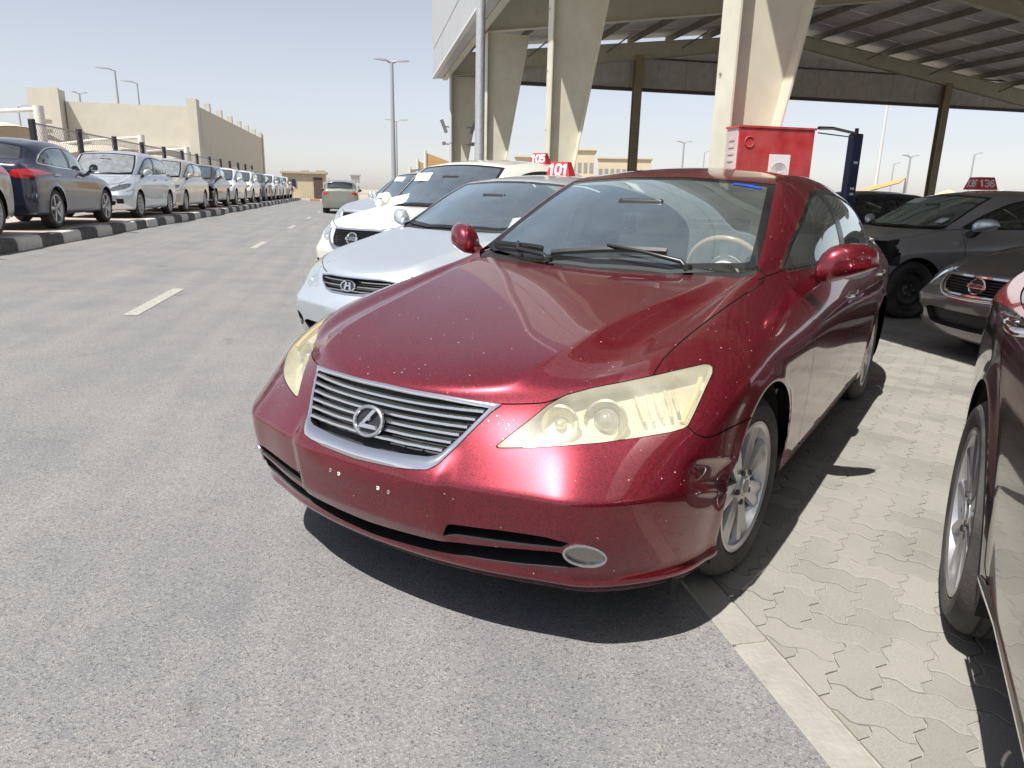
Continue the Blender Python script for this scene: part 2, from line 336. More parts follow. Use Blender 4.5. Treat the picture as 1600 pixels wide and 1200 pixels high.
def subdiv(V, F, cr, lev):
    me = bpy.data.meshes.new('cage'); me.from_pydata(V.tolist(), [], F); me.update()
    at = me.attributes.new('crease_edge', 'FLOAT', 'EDGE')
    at.data.foreach_set('value', [cr.get(tuple(sorted(e.vertices)), 0.) for e in me.edges])
    o = bpy.data.objects.new('cage', me); col.objects.link(o)
    md = o.modifiers.new('s', 'SUBSURF'); md.levels = lev; md.render_levels = lev; md.subdivision_type = 'CATMULL_CLARK'
    e = o.evaluated_get(bpy.context.evaluated_depsgraph_get()); m2 = e.to_mesh()
    n = len(m2.vertices); P = np.empty(n*3); m2.vertices.foreach_get('co', P); P = P.reshape(-1, 3)
    q = np.empty(len(m2.polygons)*4, int); m2.polygons.foreach_get('vertices', q); q = q.reshape(-1, 4)
    e.to_mesh_clear(); bpy.data.objects.remove(o); bpy.data.meshes.remove(me)
    return P.copy(), q.copy()
def base(lev):
    if 'c' not in _base:
        V, F, cr = cage(); C = V.copy()
        for _ in range(3):                       # move the cage until the smooth skin passes near the given points
            P, q = subdiv(C, F, cr, 2); C += .75*(V-P[:len(V)])
        _base['c'] = (C, F, cr)
    if lev not in _base: _base[lev] = subdiv(*_base['c'], lev)
    P, q = _base[lev]; return P.copy(), q.copy()
def crom(pts, n=6, closed=False):
    "smooth curve through points"
    P = np.array(pts, float); m = len(P); out = []
    for i in range(m if closed else m-1):
        p0, p1, p2, p3 = (P[(i-1) % m] if closed or i else P[0]), P[i], P[(i+1) % m], (P[(i+2) % m] if closed or i+2 < m else P[-1])
        for t in np.linspace(0, 1, n, endpoint=False):
            out.append(.5*((2*p1)+(p2-p0)*t+(2*p0-5*p1+4*p2-p3)*t*t+(3*p1-p0-3*p2+p3)*t**3))
    if not closed: out.append(P[-1])
    return np.array(out)
def seg_dist(Q, A, B):
    d = B-A; L = (d*d).sum()+1e-12; t = np.clip(((Q-A)@d)/L, 0, 1); return np.hypot(*(Q-A-t[:, None]*d).T)
def pdist(Q, poly, closed=True):
    poly = np.asarray(poly, float); n = len(poly); D = np.full(len(Q), 9.)
    for i in range(n if closed else n-1): D = np.minimum(D, seg_dist(Q, poly[i], poly[(i+1) % n]))
    return D
def psdf(Q, poly):
    "signed distance to a polygon, negative inside"
    poly = np.asarray(poly, float); D = pdist(Q, poly); ins = np.zeros(len(Q), bool); n = len(poly)
    x, y = Q.T
    for i in range(n):
        (x0, y0), (x1, y1) = poly[i], poly[(i+1) % n]
        c = (y0 > y) != (y1 > y)
        if c.any(): ins ^= c & (x < (x1-x0)*(y-y0)/((y1-y0) if y1 != y0 else 1e-9)+x0)
    return np.where(ins, -D, D)
def ell(cx, cy, rx, ry, n=28, rot=0.):
    a = np.linspace(0, 2*np.pi, n, endpoint=False); c, s = math.cos(rot), math.sin(rot)
    return np.stack([cx+rx*np.cos(a)*c-ry*np.sin(a)*s, cy+rx*np.cos(a)*s+ry*np.sin(a)*c], 1)
class Skin:
    "a surface whose faces carry a label; cut() splits faces along the zero line of a distance and relabels the inside"
    def __init__(s, lev):
        s.B, q = base(lev); s.F = q; s.T = np.zeros(len(q), int); s.names = ['body']; s.W = None; s.dents = []
    def lab(s, n):
        if n not in s.names: s.names.append(n)
        return s.names.index(n)
    def front(s, y=.1): P = s.B; return np.stack([np.abs(P[:, 0]), P[:, 2]], 1), P[:, 1] < y
    def back(s): P = s.B; return np.stack([np.abs(P[:, 0]), P[:, 2]], 1), P[:, 1] > 2.6
    def side(s): P = s.B; return np.stack([P[:, 1], P[:, 2]], 1), np.abs(P[:, 0]) > .35
    def top(s): P = s.B; return np.stack([np.abs(P[:, 0]), P[:, 1]], 1), P[:, 2] > .6
    def photo(s):
        P = s.B.copy(); P[:, 0] = np.abs(P[:, 0]); return photo_px(P), (P[:, 1] < 1.5)
    def sd(s, view, poly, closed=True, line=None, pad=None):
        Q, ok = view; poly = np.asarray(poly, float)
        pad = pad or (.05 if abs(poly).max() < 50 else 40)
        lo, hi = poly.min(0)-pad, poly.max(0)+pad
        m = ok & (Q > lo).all(1) & (Q < hi).all(1); d = np.full(len(Q), 1e3)
        if m.any(): d[m] = psdf(Q[m], poly) if line is None else pdist(Q[m], poly, closed)-line
        return d
    def line(s, view, poly, w_, new, only=('body',)):
        "thin groove of half width w_ along an open polyline"
        poly = np.asarray(poly, float); big = abs(poly).max() > 50; band = 30 if big else .05; ex = 14 if big else .03
        a, b = poly[0]-poly[1], poly[-1]-poly[-2]
        poly = np.vstack([poly[0]+a/np.hypot(*a)*ex, poly, poly[-1]+b/np.hypot(*b)*ex])
        def ds():
            Q, ok = getattr(s, view)(); D = np.full(len(Q), 9e3); Sg = np.full(len(Q), 9e3); end = np.zeros(len(Q), bool)
            lo, hi = poly.min(0)-band, poly.max(0)+band; c = np.where(ok & (Q > lo).all(1) & (Q < hi).all(1))[0]; q = Q[c]
            Dm = np.full(len(c), 9e3); Sm = Dm.copy(); En = np.zeros(len(c), bool)
            for i in range(len(poly)-1):
                A, B_ = poly[i], poly[i+1]; e = B_-A; L = (e*e).sum()+1e-12; t = ((q-A)@e)/L; tc = np.clip(t, 0, 1); v = q-A-tc[:, None]*e
                dd = np.hypot(*v.T); cr = (e[0]*(q-A)[:, 1]-e[1]*(q-A)[:, 0])/L**.5; b = dd < Dm
                Dm[b] = dd[b]; Sm[b] = (np.sign(cr)*dd)[b]; En[b] = (((i == 0) & (t < 0)) | ((i == len(poly)-2) & (t > 1)))[b]
            D[c] = Dm; Sg[c] = Sm; end[c] = En
            return Sg, (D < band) & ~end
        d, vm = ds(); s.cut(d-w_, '_g', only, vm)
        d, vm = ds(); back = only[0]; n0 = s.lab('_g'); s.cut(-(d+w_), '_k', ('_g',), None)
        s.T[s.T == s.lab('_g')] = s.lab(back); s.T[s.T == s.lab('_k')] = s.lab(new)
    def cut(s, d, new, only=('body',), vm=None):
        ln = s.lab(new); ok = np.isin(s.T, [s.lab(o) for o in only])
        if vm is not None:
            f_ = np.where(s.F < 0, s.F[:, 2:3], s.F); ok &= vm[f_].all(1)
        d = np.where(np.abs(d) < 1e-7, 1e-7, d); F = s.F; tri = F[:, 3] < 0
        f = np.where(F < 0, F[:, 2:3], F); neg = d[f] < 0
        a, e = neg.all(1), neg.any(1)
        s.T[ok & a] = ln
        mix = np.where(ok & e & ~a)[0]
        if not len(mix): return s
        nv = len(s.B); newB = []; ed = {}; nF = []; nT = []; B = s.B
        def ep(i, j):
            k = (i, j) if i < j else (j, i)
            if k not in ed:
                t = d[k[0]]/(d[k[0]]-d[k[1]]); ed[k] = nv+len(newB); newB.append(B[k[0]]+(B[k[1]]-B[k[0]])*t)
            return ed[k]
        for fi in mix:
            vs = [int(v) for v in F[fi] if v >= 0]; pin, pout = [], []
            for x in range(len(vs)):
                i, j = vs[x], vs[(x+1) % len(vs)]
                (pin if d[i] < 0 else pout).append(i)
                if (d[i] < 0) != (d[j] < 0): m = ep(i, j); pin.append(m); pout.append(m)
            for pl, tg in ((pin, ln), (pout, int(s.T[fi]))):
                if len(pl) == 4: nF.append(pl); nT.append(tg)
                else:
                    for x in range(1, len(pl)-1): nF.append([pl[0], pl[x], pl[x+1], -1]); nT.append(tg)
        keep = np.ones(len(F), bool); keep[mix] = False
        s.F = np.vstack([F[keep], np.array(nF)]); s.T = np.concatenate([s.T[keep], nT]); s.B = np.vstack([B, newB]) if newB else B
        return s
    def finish(s, warp=None):
        s.W = warp(s.B) if warp else s.B.copy()
    def normals(s):
        W = s.W; F = s.F; f = np.where(F < 0, F[:, 2:3], F)
        n = np.cross(W[f[:, 2]]-W[f[:, 0]], W[f[:, 3]]-W[f[:, 1]])
        t = F[:, 3] < 0; n[t] = np.cross(W[f[t, 1]]-W[f[t, 0]], W[f[t, 2]]-W[f[t, 0]])
        N = np.zeros_like(W)
        for c in range(4):
            sel = F[:, c] >= 0; np.add.at(N, F[sel, c], n[sel])
        L = np.linalg.norm(N, axis=1, keepdims=True); s.N = N/np.where(L > 0, L, 1)
    def islands(s, label):
        idx = np.where(s.T == s.lab(label))[0]; par = {}
        def find(a):
            while par.setdefault(a, a) != a: par[a] = par[par[a]]; a = par[a]
            return a
        for fi in idx:
            v = [int(x) for x in s.F[fi] if x >= 0]; r = find(v[0])
            for x in v[1:]: par[find(x)] = r
        g = {}
        for fi in idx: g.setdefault(find(int(s.F[fi][0])), []).append(fi)
        return list(g.values())
    def part(s, name, faces, m, parent, off=0., flip=False, thick=0., recess=0.):
        if isinstance(faces, str): faces = np.where(s.T == s.lab(faces))[0]
        faces = np.asarray(faces, int)
        if not len(faces): return None
        F = s.F[faces]; u, inv = np.unique(F[F >= 0], return_inverse=True)
        G = np.full(F.shape, -1); G[F >= 0] = inv
        N = s.N[u]; V = s.W[u]+N*(off[u][:, None] if isinstance(off, np.ndarray) else off)
        fl = [tuple(r if r[3] >= 0 else r[:3]) for r in G.tolist()]
        if flip: fl = [f[::-1] for f in fl]; N = -N
        if recess:     # sunken pan: floor pushed in, walls up to the rim
            cnt = {}
            for f in fl:
                for a, b in zip(f, f[1:]+f[:1]): cnt[(a, b)] = 1
            n = len(V); V2_ = np.vstack([V-N*recess, V]); rim = [(a, b) for (a, b) in cnt if (b, a) not in cnt]
            o = mk(name, V2_, fl+[(a, b, b+n, a+n) for a, b in rim], m, parent, smooth=True); o.data.set_sharp_from_angle(angle=R_(35)); return o
        if thick:      # closed plate: add an inner skin and a rim
            cnt = {}
            for f in fl:
                for a, b in zip(f, f[1:]+f[:1]): cnt[(a, b)] = 1
            n = len(V); rim = [(a, b) for (a, b) in cnt if (b, a) not in cnt]
            V = np.vstack([V, V-N*thick]); N = np.vstack([N, N])
            me_f = fl+[tuple(i+n for i in f[::-1]) for f in fl]+[(b, a, a+n, b+n) for a, b in rim]
            o = mk(name, V, me_f, m, parent, smooth=True); o.data.set_sharp_from_angle(angle=R_(35)); return o
        return mk(name, V, fl, m, parent, N=N)
    def parts(s, name, label, m, parent, mn=6, **k):
        "one part for each separate piece of a label"
        out = []
        for isl in s.islands(label):
            if len(isl) >= mn: out.append(s.part(name, isl, m, parent, **k))
        return out
    def yfront(s):
        "function giving the skin's front Y at (|X|, z) in base axes"
        m = (s.B[:, 1] < -.2) & (s.B[:, 0] >= 0); P = s.B[m]
        kd = KDTree(len(P))
        for i, p in enumerate(P): kd.insert((p[0], p[2], 0), i)
        kd.balance()
        def f(x, z):
            w_ = 0; y = 0
            for co, i, dd in kd.find_n((abs(x), z, 0), 4):
                k = 1/(dd+1e-4); w_ += k; y += k*P[i][1]
            return y/w_
        return f
def lin(x, xs, ys): return np.interp(x, xs, ys)
def make_warp(yb=None, yr=None, zm=None, xs=1., xroof=1., zadd=None, nose=1.):
    "body Y map, roof Y map, height map, width factors"
    def wp(P):
        P = np.asarray(P, float); Q = P.copy(); z = P[:, 2]
        t = np.clip((z-1.0)/.33, 0, 1)
        y1 = lin(P[:, 1], *yb) if yb else P[:, 1]; y2 = lin(P[:, 1], *yr) if yr else y1
        Q[:, 1] = y1*(1-t)+y2*t
        Q[:, 2] = lin(z, *zm) if zm else z
        if zadd: Q[:, 2] += lin(P[:, 1], *zadd)*np.clip((z-.45)/.3, 0, 1)*(1-t)
        Q[:, 0] = P[:, 0]*(xs*(1-t)+xs*xroof*t)*lin(P[:, 1], [-.95, -.35], [nose, 1.]); return Q
    return wp
# ------------------------------------------------------------------ wheels and small car parts
def rubber(): return mat('tyre_rubber', (.028, .027, .026), .75, var=.3, vs=14, dust=.35, bump=.15, bs=90, dust_c=(.22, .19, .16))
def wheel(parent, P, R=.33, W=.215, rim=.226, style='seven', rot=0., steer=0., side=1, rim_m=None, spin=.3, det=1):
    "one wheel at P (outer face centre); side +1 = outer face towards +X"
    w_ = empty('wheel', P, 0, parent); w_.rotation_euler = (0, 0, steer+(0 if side > 0 else math.pi))
    n = 64 if det else 28
    h = W/2
    prof = [(-W+.012, rim-.005), (-W+.004, rim+.012), (-W-.004, (rim+R)/2), (-W+.012, R-.022), (-W+.035, R-.004)]
    if det:
        for g in (-.045, -.015, .015, .045): prof += [(-h+g-.006, R), (-h+g-.005, R-.008), (-h+g+.005, R-.008), (-h+g+.006, R)]
    prof += [(-.035, R-.004), (-.012, R-.022), (-.006, R-.03), (.003, (rim+R)/2+.012), (.004, (rim+R)/2-.01), (-.002, rim+.016), (-.008, rim+.012), (-.012, rim-.004), (-.03, rim-.012)]
    MB().lathe(prof, n, 0).build('tyre', rubber(), w_, smooth=35)
    rm = rim_m or mat('alloy_silver', (.62, .62, .63), .28, .85, dust=.3)
    dk = mat('brake_dark', (.03, .03, .032), .6)
    pr = [(-W+.02, rim-.01), (-W+.03, rim-.03), (-.06, rim-.035), (-.03, rim-.022), (-.008, rim-.014), (-.002, rim-.002), (-.004, rim+.008), (-.014, rim+.006)]
    MB().lathe(pr, n, 0).build('rim', rm, w_, smooth=35)
    MB().lathe([(-.10, 0.001), (-.095, .15), (-.10, .152), (-.12, .15)], 28 if not det else 40, 0).build('brake_disc', mat('brake_steel', (.25, .24, .23), .4, .8), w_, smooth=35)
    if style == 'steel':
        MB().lathe([(-.045, .001), (-.04, .055), (-.06, .075), (-.055, .12), (-.035, .15), (-.05, .19), (-.03, rim-.02)], n, 0).build('steel_disc', rm, w_, smooth=35)
        m = MB()
        for i in range(18):
            a = 2*math.pi*i/18; c = (-.036, .168*math.cos(a), .168*math.sin(a)); m.lathe([(0, .001), (.002, .012)], 8, 0, c)
        m.build('vent_hole', dk, w_)
        m = MB()
        for i in range(5):
            a = 2*math.pi*i/5; m.lathe([(-.06, .012), (-.03, .011), (-.028, .001)], 8, 0, (0, .057*math.cos(a), .057*math.sin(a)))
        m.build('lug_nut', mat('nut_steel', (.5, .5, .5), .3, .9), w_); return w_
    ns = {'seven': 7, 'five': 5, 'ten': 10, 'six': 6, 'multi': 12}[style]
    for i in range(ns):
        a0 = 2*math.pi*i/ns+spin; m = MB()
        wi, wo = {'seven': (.030, .046), 'five': (.036, .030), 'ten': (.014, .018), 'six': (.03, .036), 'multi': (.012, .015)}[style]
        rings = []
        for r, hw, x in ((.04, wi*.9, -.020), (.075, wi, -.018), (.13, (wi+wo)/2, -.016), (.18, wo, -.014), (rim-.012, wo*1.12, -.012)):
            ca, sa = math.cos(a0), math.sin(a0)
            pts = []
            for t, xx in ((-1, x-.022), (-.96, x-.004), (-.55, x), (0, x-.0065 if style == 'seven' else x+.002), (.55, x), (.96, x-.004), (1, x-.022)):
                pts.append((xx, r*ca-t*hw*sa, r*sa+t*hw*ca))
            rings.append(pts)
        m.loft(rings, closed=True).build('spoke', rm, w_, smooth=30)
    MB().lathe([(-.03, .062), (-.016, .058), (-.012, .036), (-.008, .034), (-.007, .001)], 24, 0).build('hub_cap', rm, w_, smooth=30)
    if det:
        for i in range(5):
            a = 2*math.pi*i/5+spin+.3; MB().lathe([(-.02, .011), (-.010, .0105), (-.0125, .004), (-.0125, .001)], 8, 0, (0, .056*math.cos(a), .056*math.sin(a))).build('lug_nut', mat('nut_dark', (.12, .12, .12), .35, .9), w_)
        MB().lathe([(-.0068, .001), (-.0068, .024)], 20, 0).build('cap_badge', mat('badge_black', (.03, .03, .035), .2), w_)
    return w_
def mirror(parent, P, side, body_m, warp, L=.235, h=.068, d=.095, glass_m=None, arm_m=None, fold=0.):
    "door mirror: shell with a flat underside that tapers to a rounded outer tip, on a short foot; P = where the foot meets the door"
    x0, y0, z0 = P; rings = []
    for t in np.linspace(0, 1, 17):
        up = float(lin(t, [0, .06, .2, .45, .7, .88, .96, 1], [.30, .62, .92, 1.0, .93, .72, .45, .06]))      # height above the keel
        dn = float(lin(t, [0, .06, .2, .5, .8, .93, 1], [.55, .85, .95, .72, .40, .22, .04]))
        dd = d*float(lin(t, [0, .08, .3, .6, .85, .95, 1], [.55, .85, 1, .92, .62, .4, .06]))
        cx, cy, cz = .045+L*t, -.005+.085*t**1.6, .060+.022*t
        ring = []
        for a in np.linspace(0, 2*np.pi, 28, endpoint=False):
            ca, sa = math.cos(a), math.sin(a)
            yy = -dd*abs(ca)**.8 if ca < 0 else .026*abs(ca)**.3
            zz = h*(up*1.15*abs(sa)**.8 if sa > 0 else -dn*.78*abs(sa)**.62)
            ring.append((cx, cy+yy, cz+zz))
        rings.append(ring)
    T = Matrix.Translation((x0, y0, z0)) @ Matrix.Translation((.05, .03, 0)) @ Matrix.Rotation(fold, 4, 'Z') @ Matrix.Translation((-.05, -.03, 0))
    def bd(m, nm, mt, par, sm=50):
        m.xf(T)
        if side < 0: m.V = [(-x, y, z) for x, y, z in m.V]; m.F = [f[::-1] for f in m.F]
        return m.build(nm, mt, par, smooth=sm)
    sh = bd(MB().loft([r[::-1] for r in rings]), 'mirror_shell', body_m, parent)
    g = MB().add([(.045+L*(.5+.40*math.cos(a)), .055+.085*(.5+.4*math.cos(a))**1.6-.026, .068+h*.62*math.sin(a)) for a in np.linspace(0, 2*np.pi, 20, endpoint=False)], [tuple(range(20))])
    bd(g, 'mirror_glass', glass_m or mat('mirror_silver', (.7, .72, .74), .03, 1.), sh)
    # dark split line under the shell and the foot
    T = Matrix.Translation((x0, y0, z0))
    f = MB().loft([[(-.02+.085*t, -.030+.045*t+(.050-.016*t)*cx_, -.045+.075*t+(.040-.012*t)*cz_) for cx_, cz_ in ((-1, -1), (1, -1), (1, 1), (-1, 1))] for t in np.linspace(0, 1, 5)])
    bd(f, 'mirror_foot', arm_m or body_m, sh)
    return sh
def handle(parent, P, side, m, L=.19):
    x, y, z = P; h = MB()
    pts = [(side*(x-.004), y-L/2, z), (side*(x+.018), y-L/2+.02, z), (side*(x+.024), y, z+.002), (side*(x+.018), y+L/2-.02, z), (side*(x-.004), y+L/2, z)]
    h.tube([tuple(p) for p in crom(pts, 4)], .0135, 8); o = h.build('door_handle', m, parent, smooth=60)
    c = MB(); c.lathe([(side*(x-.003), .045), (side*(x-.002), .001)], 18, 0, (0, y, z-.004)); c.V = [(a, y+(b-y)*1.1, z+(q-z)*.72) for a, b, q in c.V]
    c.build('handle_cup', m, o); return o
# ------------------------------------------------------------------ shared car features
BLACK = mat('black_plastic', (.018, .018, .019), .45, var=.2, vs=20)
GAP = mat('panel_gap', (.006, .006, .006), .9, spec=.1)
CHROME = mat('chrome', (.78, .79, .80), .07, 1.)
SATIN = mat('satin_silver', (.62, .63, .64), .22, .95)
TRIM = mat('dark_trim', (.03, .03, .032), .25)
BEIGE = mat('beige_leather', (.60, .54, .43), .55, var=.12, vs=5, bump=.1, bs=40)
GREYI = mat('grey_cloth', (.22, .22, .21), .8, var=.2, vs=30)
WIN = [(.72, .998), (1.0, .997), (1.45, .999), (1.9, 1.007), (2.35, 1.02), (2.75, 1.04), (2.93, 1.058), (2.95, 1.08), (2.84, 1.135), (2.66, 1.205), (2.45, 1.268), (2.2, 1.312), (1.9, 1.334), (1.65, 1.332), (1.42, 1.30), (1.2, 1.232), (1.0, 1.152), (.82, 1.062)]
SCREEN = [(-.3, .425), (0, .425), (.35, .46), (.665, .60), (.632, .80), (.585, 1.03), (.54, 1.245), (.3, 1.205), (0, 1.195), (-.3, 1.195)]
COWL = [(-.3, .36), (0, .36), (.35, .395), (.62, .475), (.69, .57), (.665, .60), (.35, .46), (0, .425), (-.3, .425)]
REARG = [(-.3, 2.745), (.3, 2.735), (.515, 2.72), (.545, 2.92), (.58, 3.12), (.585, 3.17), (.3, 3.28), (-.3, 3.30)]
def greenhouse(s, frame=.011, frit=.035):
    W = crom(WIN, 3, True)
    def d(): return np.where(s.B[:, 2] > .9, s.sd(s.side(), W), 1.)
    s.cut(d(), 'window_trim'); s.cut(d()+frame, 'window_seal', ('window_trim',)); s.cut(d()+frame+.010, 'side_glass', ('window_seal',))
    for poly in ([(1.665, .95), (1.785, .95), (1.75, 1.4), (1.645, 1.4)], [(2.50, .95), (2.535, .95), (2.44, 1.4), (2.405, 1.4)], [(.6, .9), (.85, .9), (.85, .985), (.87, 1.3), (.6, 1.3)]):
        s.cut(s.sd(s.side(), poly), 'pillar', ('side_glass',))
    def t(poly): return np.where(s.B[:, 2] > .9, s.sd(s.top(), poly), 1.)
    s.cut(t(COWL), 'cowl'); s.cut(t(SCREEN), 'screen_frit'); s.cut(t(SCREEN)+frit, 'windscreen', ('screen_frit',))
    s.cut(t(REARG), 'rear_frit'); s.cut(t(REARG)+frit, 'rear_glass', ('rear_frit',))
def arches(s, warp, cy, R, ry=2.776, hole='arch_hole'):
    "wheel openings, round after the warp"
    for Y in (cy[0], cy[1]):
        Wp = warp(s.B) if warp else s.B
        d = np.hypot(Wp[:, 1]-Y, Wp[:, 2]-cy[2])-R
        low = (Wp[:, 2] < cy[2]); d = np.where(low, np.abs(Wp[:, 1]-Y)-R, d)
        d = np.where(np.abs(s.B[:, 0]) > .45, d, 1.)
        s.cut(d, hole, ('body', 'gap', 'arch_lip'))
        Wp = warp(s.B) if warp else s.B
DOORS = [[(.715, .99), (.70, .93), (.672, .80), (.662, .55), (.672, .36), (.71, .285), (.78, .262), (1.2, .258), (1.72, .258)],
         [(1.735, .995), (1.728, .7), (1.722, .258)],
         [(1.722, .258), (2.2, .260), (2.30, .272), (2.345, .32), (2.36, .45), (2.40, .56), (2.47, .64), (2.58, .705), (2.70, .78), (2.79, .90), (2.815, 1.03)]]
def gaps(s, lines, w_=.0022, label='gap', only=('body',)):
    for view, poly in lines: s.line(view, poly, w_ if view != 'photo' else 1.1, label, only)
def pillow(c, size, rot=(0, 0, 0), e=.32, n=7):
    "rounded cushion"
    m = MB(); rings = []
    for t in np.linspace(-1, 1, n+2)[0:]:
        k = (1-abs(t)**4)**.5 if abs(t) < 1 else .55
        k = max(k, .55); ring = []
        for a in np.linspace(0, 2*np.pi, 20, endpoint=False):
            ca, sa = math.cos(a), math.sin(a)
            ring.append((size[0]*np.sign(ca)*abs(ca)**e*(.85+.15*k), size[1]*np.sign(sa)*abs(sa)**e*k, size[2]*t))
        rings.append(ring)
    m.loft(rings)
    E_ = Matrix.Translation(c) @ Matrix.Rotation(rot[2], 4, 'Z') @ Matrix.Rotation(rot[0], 4, 'X')
    return m.xf(E_)
def interior(root, warp, m=None, full=False, lhd=1):
    m = m or GREYI; wf = (lambda V: [tuple(v) for v in warp(np.array(V))]) if warp else (lambda V: V)
    def B(mb, name, mt, sm=60, par=root):
        mb.V = wf(mb.V); return mb.build(name, mt, par, smooth=sm)
    for sx in (-.36, .36):
        st = B(pillow((sx, 1.62, .46), (.24, .25, .085), (R_(-6), 0, 0)), 'front_seat', m)
        B(pillow((sx, 1.90, .74), (.235, .075, .30), (R_(-18), 0, 0)), 'seat_back', m, par=st)
        B(pillow((sx, 2.02, 1.13), (.125, .05, .085), (R_(-12), 0, 0)), 'headrest', m, par=st)
    rs = B(pillow((0, 2.55, .48), (.62, .25, .09)), 'rear_seat', m)
    B(pillow((0, 2.84, .78), (.62, .08, .28), (R_(-22), 0, 0)), 'seat_back', m, par=rs)
    d = MB(); rings = []
    for x in np.linspace(-.74, .74, 9):
        k = 1-.10*abs(x/.74)**2
        rings.append([(x, .50+.10*(x/.74)**2, .80), (x, .53+.10*(x/.74)**2, .955*k+.0*1), (x, .75, .965*k+.02), (x, .95, .945*k+.03), (x, 1.02, .88), (x, 1.0, .74), (x, .9, .55)])
    d.loft(rings, cap=False, closed=False); B(d, 'dashboard', mat('dash_grey', (.07, .07, .068), .7, var=.15, vs=20, bump=.2, bs=120) if not full else mat('dash_green_grey', (.075, .08, .078), .7, bump=.2, bs=120))
    f = MB(); f.box((-.80, .3, .20), (.80, 3.3, .30)); B(f, 'floor_pan', mat('floor_carpet', (.03, .03, .03), .9), sm=False)
    f = MB(); f.box((-.74, 2.93, .42), (.74, 3.3, 1.03)); B(f, 'parcel_shelf', m, sm=False)
    # steering wheel
    c = Vector((.37*lhd, 1.16, .93)); T = Matrix.Translation(c) @ Matrix.Rotation(R_(-64), 4, 'X')
    w_ = MB(); w_.tube([(.185*math.cos(a), .185*math.sin(a), 0) for a in np.linspace(0, 2*np.pi, 40)], .0155, 10, False); w_.xf(T)
    sw = B(w_, 'steering_wheel', mat('wood_rim', (.40, .25, .12), .3, c2=(.50, .35, .2), vs=12) if full else BLACK)
    h = MB(); h.lathe([(-.03, .001), (-.028, .07), (.02, .085), (.03, .05)], 20, 2); h.box((-.17, -.018, -.012), (.17, .018, .006)); h.box((-.018, -.17, -.012), (.018, 0, .006)); h.xf(T)
    B(h, 'wheel_hub', m if full else BLACK, par=sw)
    rm = pillow((0, .93, 1.235), (.115, .018, .034)); B(rm, 'rearview_mirror', BLACK)
def liners(root, ys, zc, R, X=.88, W=.30):
    for Y in ys:
        for sd_ in (1, -1):
            m = MB(); pr = []
            n = 20; V = []; 
            for x in (X-.012, X-W):
                for j in range(n+1):
                    a = math.pi*(-.12+1.24*j/n); V.append((sd_*x, Y+R*math.cos(a), zc+R*math.sin(a)))
            V.append((sd_*(X-W), Y, zc))
            F = [(j, j+1, n+2+j, n+1+j) for j in range(n)]+[(n+1+j, n+2+j, 2*n+2) for j in range(n)]
            m.add(V, F).build('wheel_arch_liner', mat('liner_black', (.012, .012, .012), .85), root)
# ------------------------------------------------------------------ the red saloon in front
PXO = lambda pts, s, ox, oy: np.array(pts, float)/s+np.array([ox, oy])
HEADL = PXO([(140, 488), (200, 440), (290, 370), (370, 305), (440, 265), (560, 232), (700, 205), (820, 180), (950, 150), (1035, 131), (1066, 133), (1080, 150), (1075, 175), (1040, 250), (1000, 340), (968, 404), (900, 425), (750, 450), (600, 470), (450, 483), (300, 492), (165, 494)], 2.728, 720, 520)
GRILLE_O = [(-.05, .727), (0, .727), (.2, .724), (.372, .715), (.352, .695), (.308, .625), (.268, .560), (.245, .545), (.15, .535), (0, .530), (-.05, .530)]
GRILLE_I = [(-.05, .714), (0, .714), (.2, .711), (.343, .703), (.298, .632), (.258, .580), (.23, .572), (.12, .566), (0, .563), (-.05, .563)]
def panels(s, root, m):
    "the painted skin, split along its gaps into named panels"
    names = {}; n_ = 0
    for isl in s.islands('body'):
        P = s.B[s.F[isl][:, 0]]; c = P.mean(0); n = len(isl); ext = P.max(0)-P.min(0); n_ += 1
        if n < 12: nm = 'body_shell'
        elif abs(c[0]) < .2: nm = 'hood' if ext[1] < 1.6 and c[1] < .4 and c[2] > .7 else 'front_bumper' if ext[1] < 1.2 and c[1] < 0 else 'boot_lid' if c[1] > 3 and ext[1] < 1 else 'body_shell'
        else: nm = 'fender' if c[1] < .55 and ext[1] < 1.6 else 'door' if .6 < c[1] < 2.65 and ext[1] < 1.3 and c[2] < 1.03 else 'body_shell'
        names.setdefault((nm, 0 if nm in ('hood', 'front_bumper', 'body_shell', 'boot_lid') else n_), []).extend(isl)
    parts = {}
    for (nm, _), isl in names.items(): parts.setdefault(nm, []).append(s.part(nm, isl, m, root))
    return parts
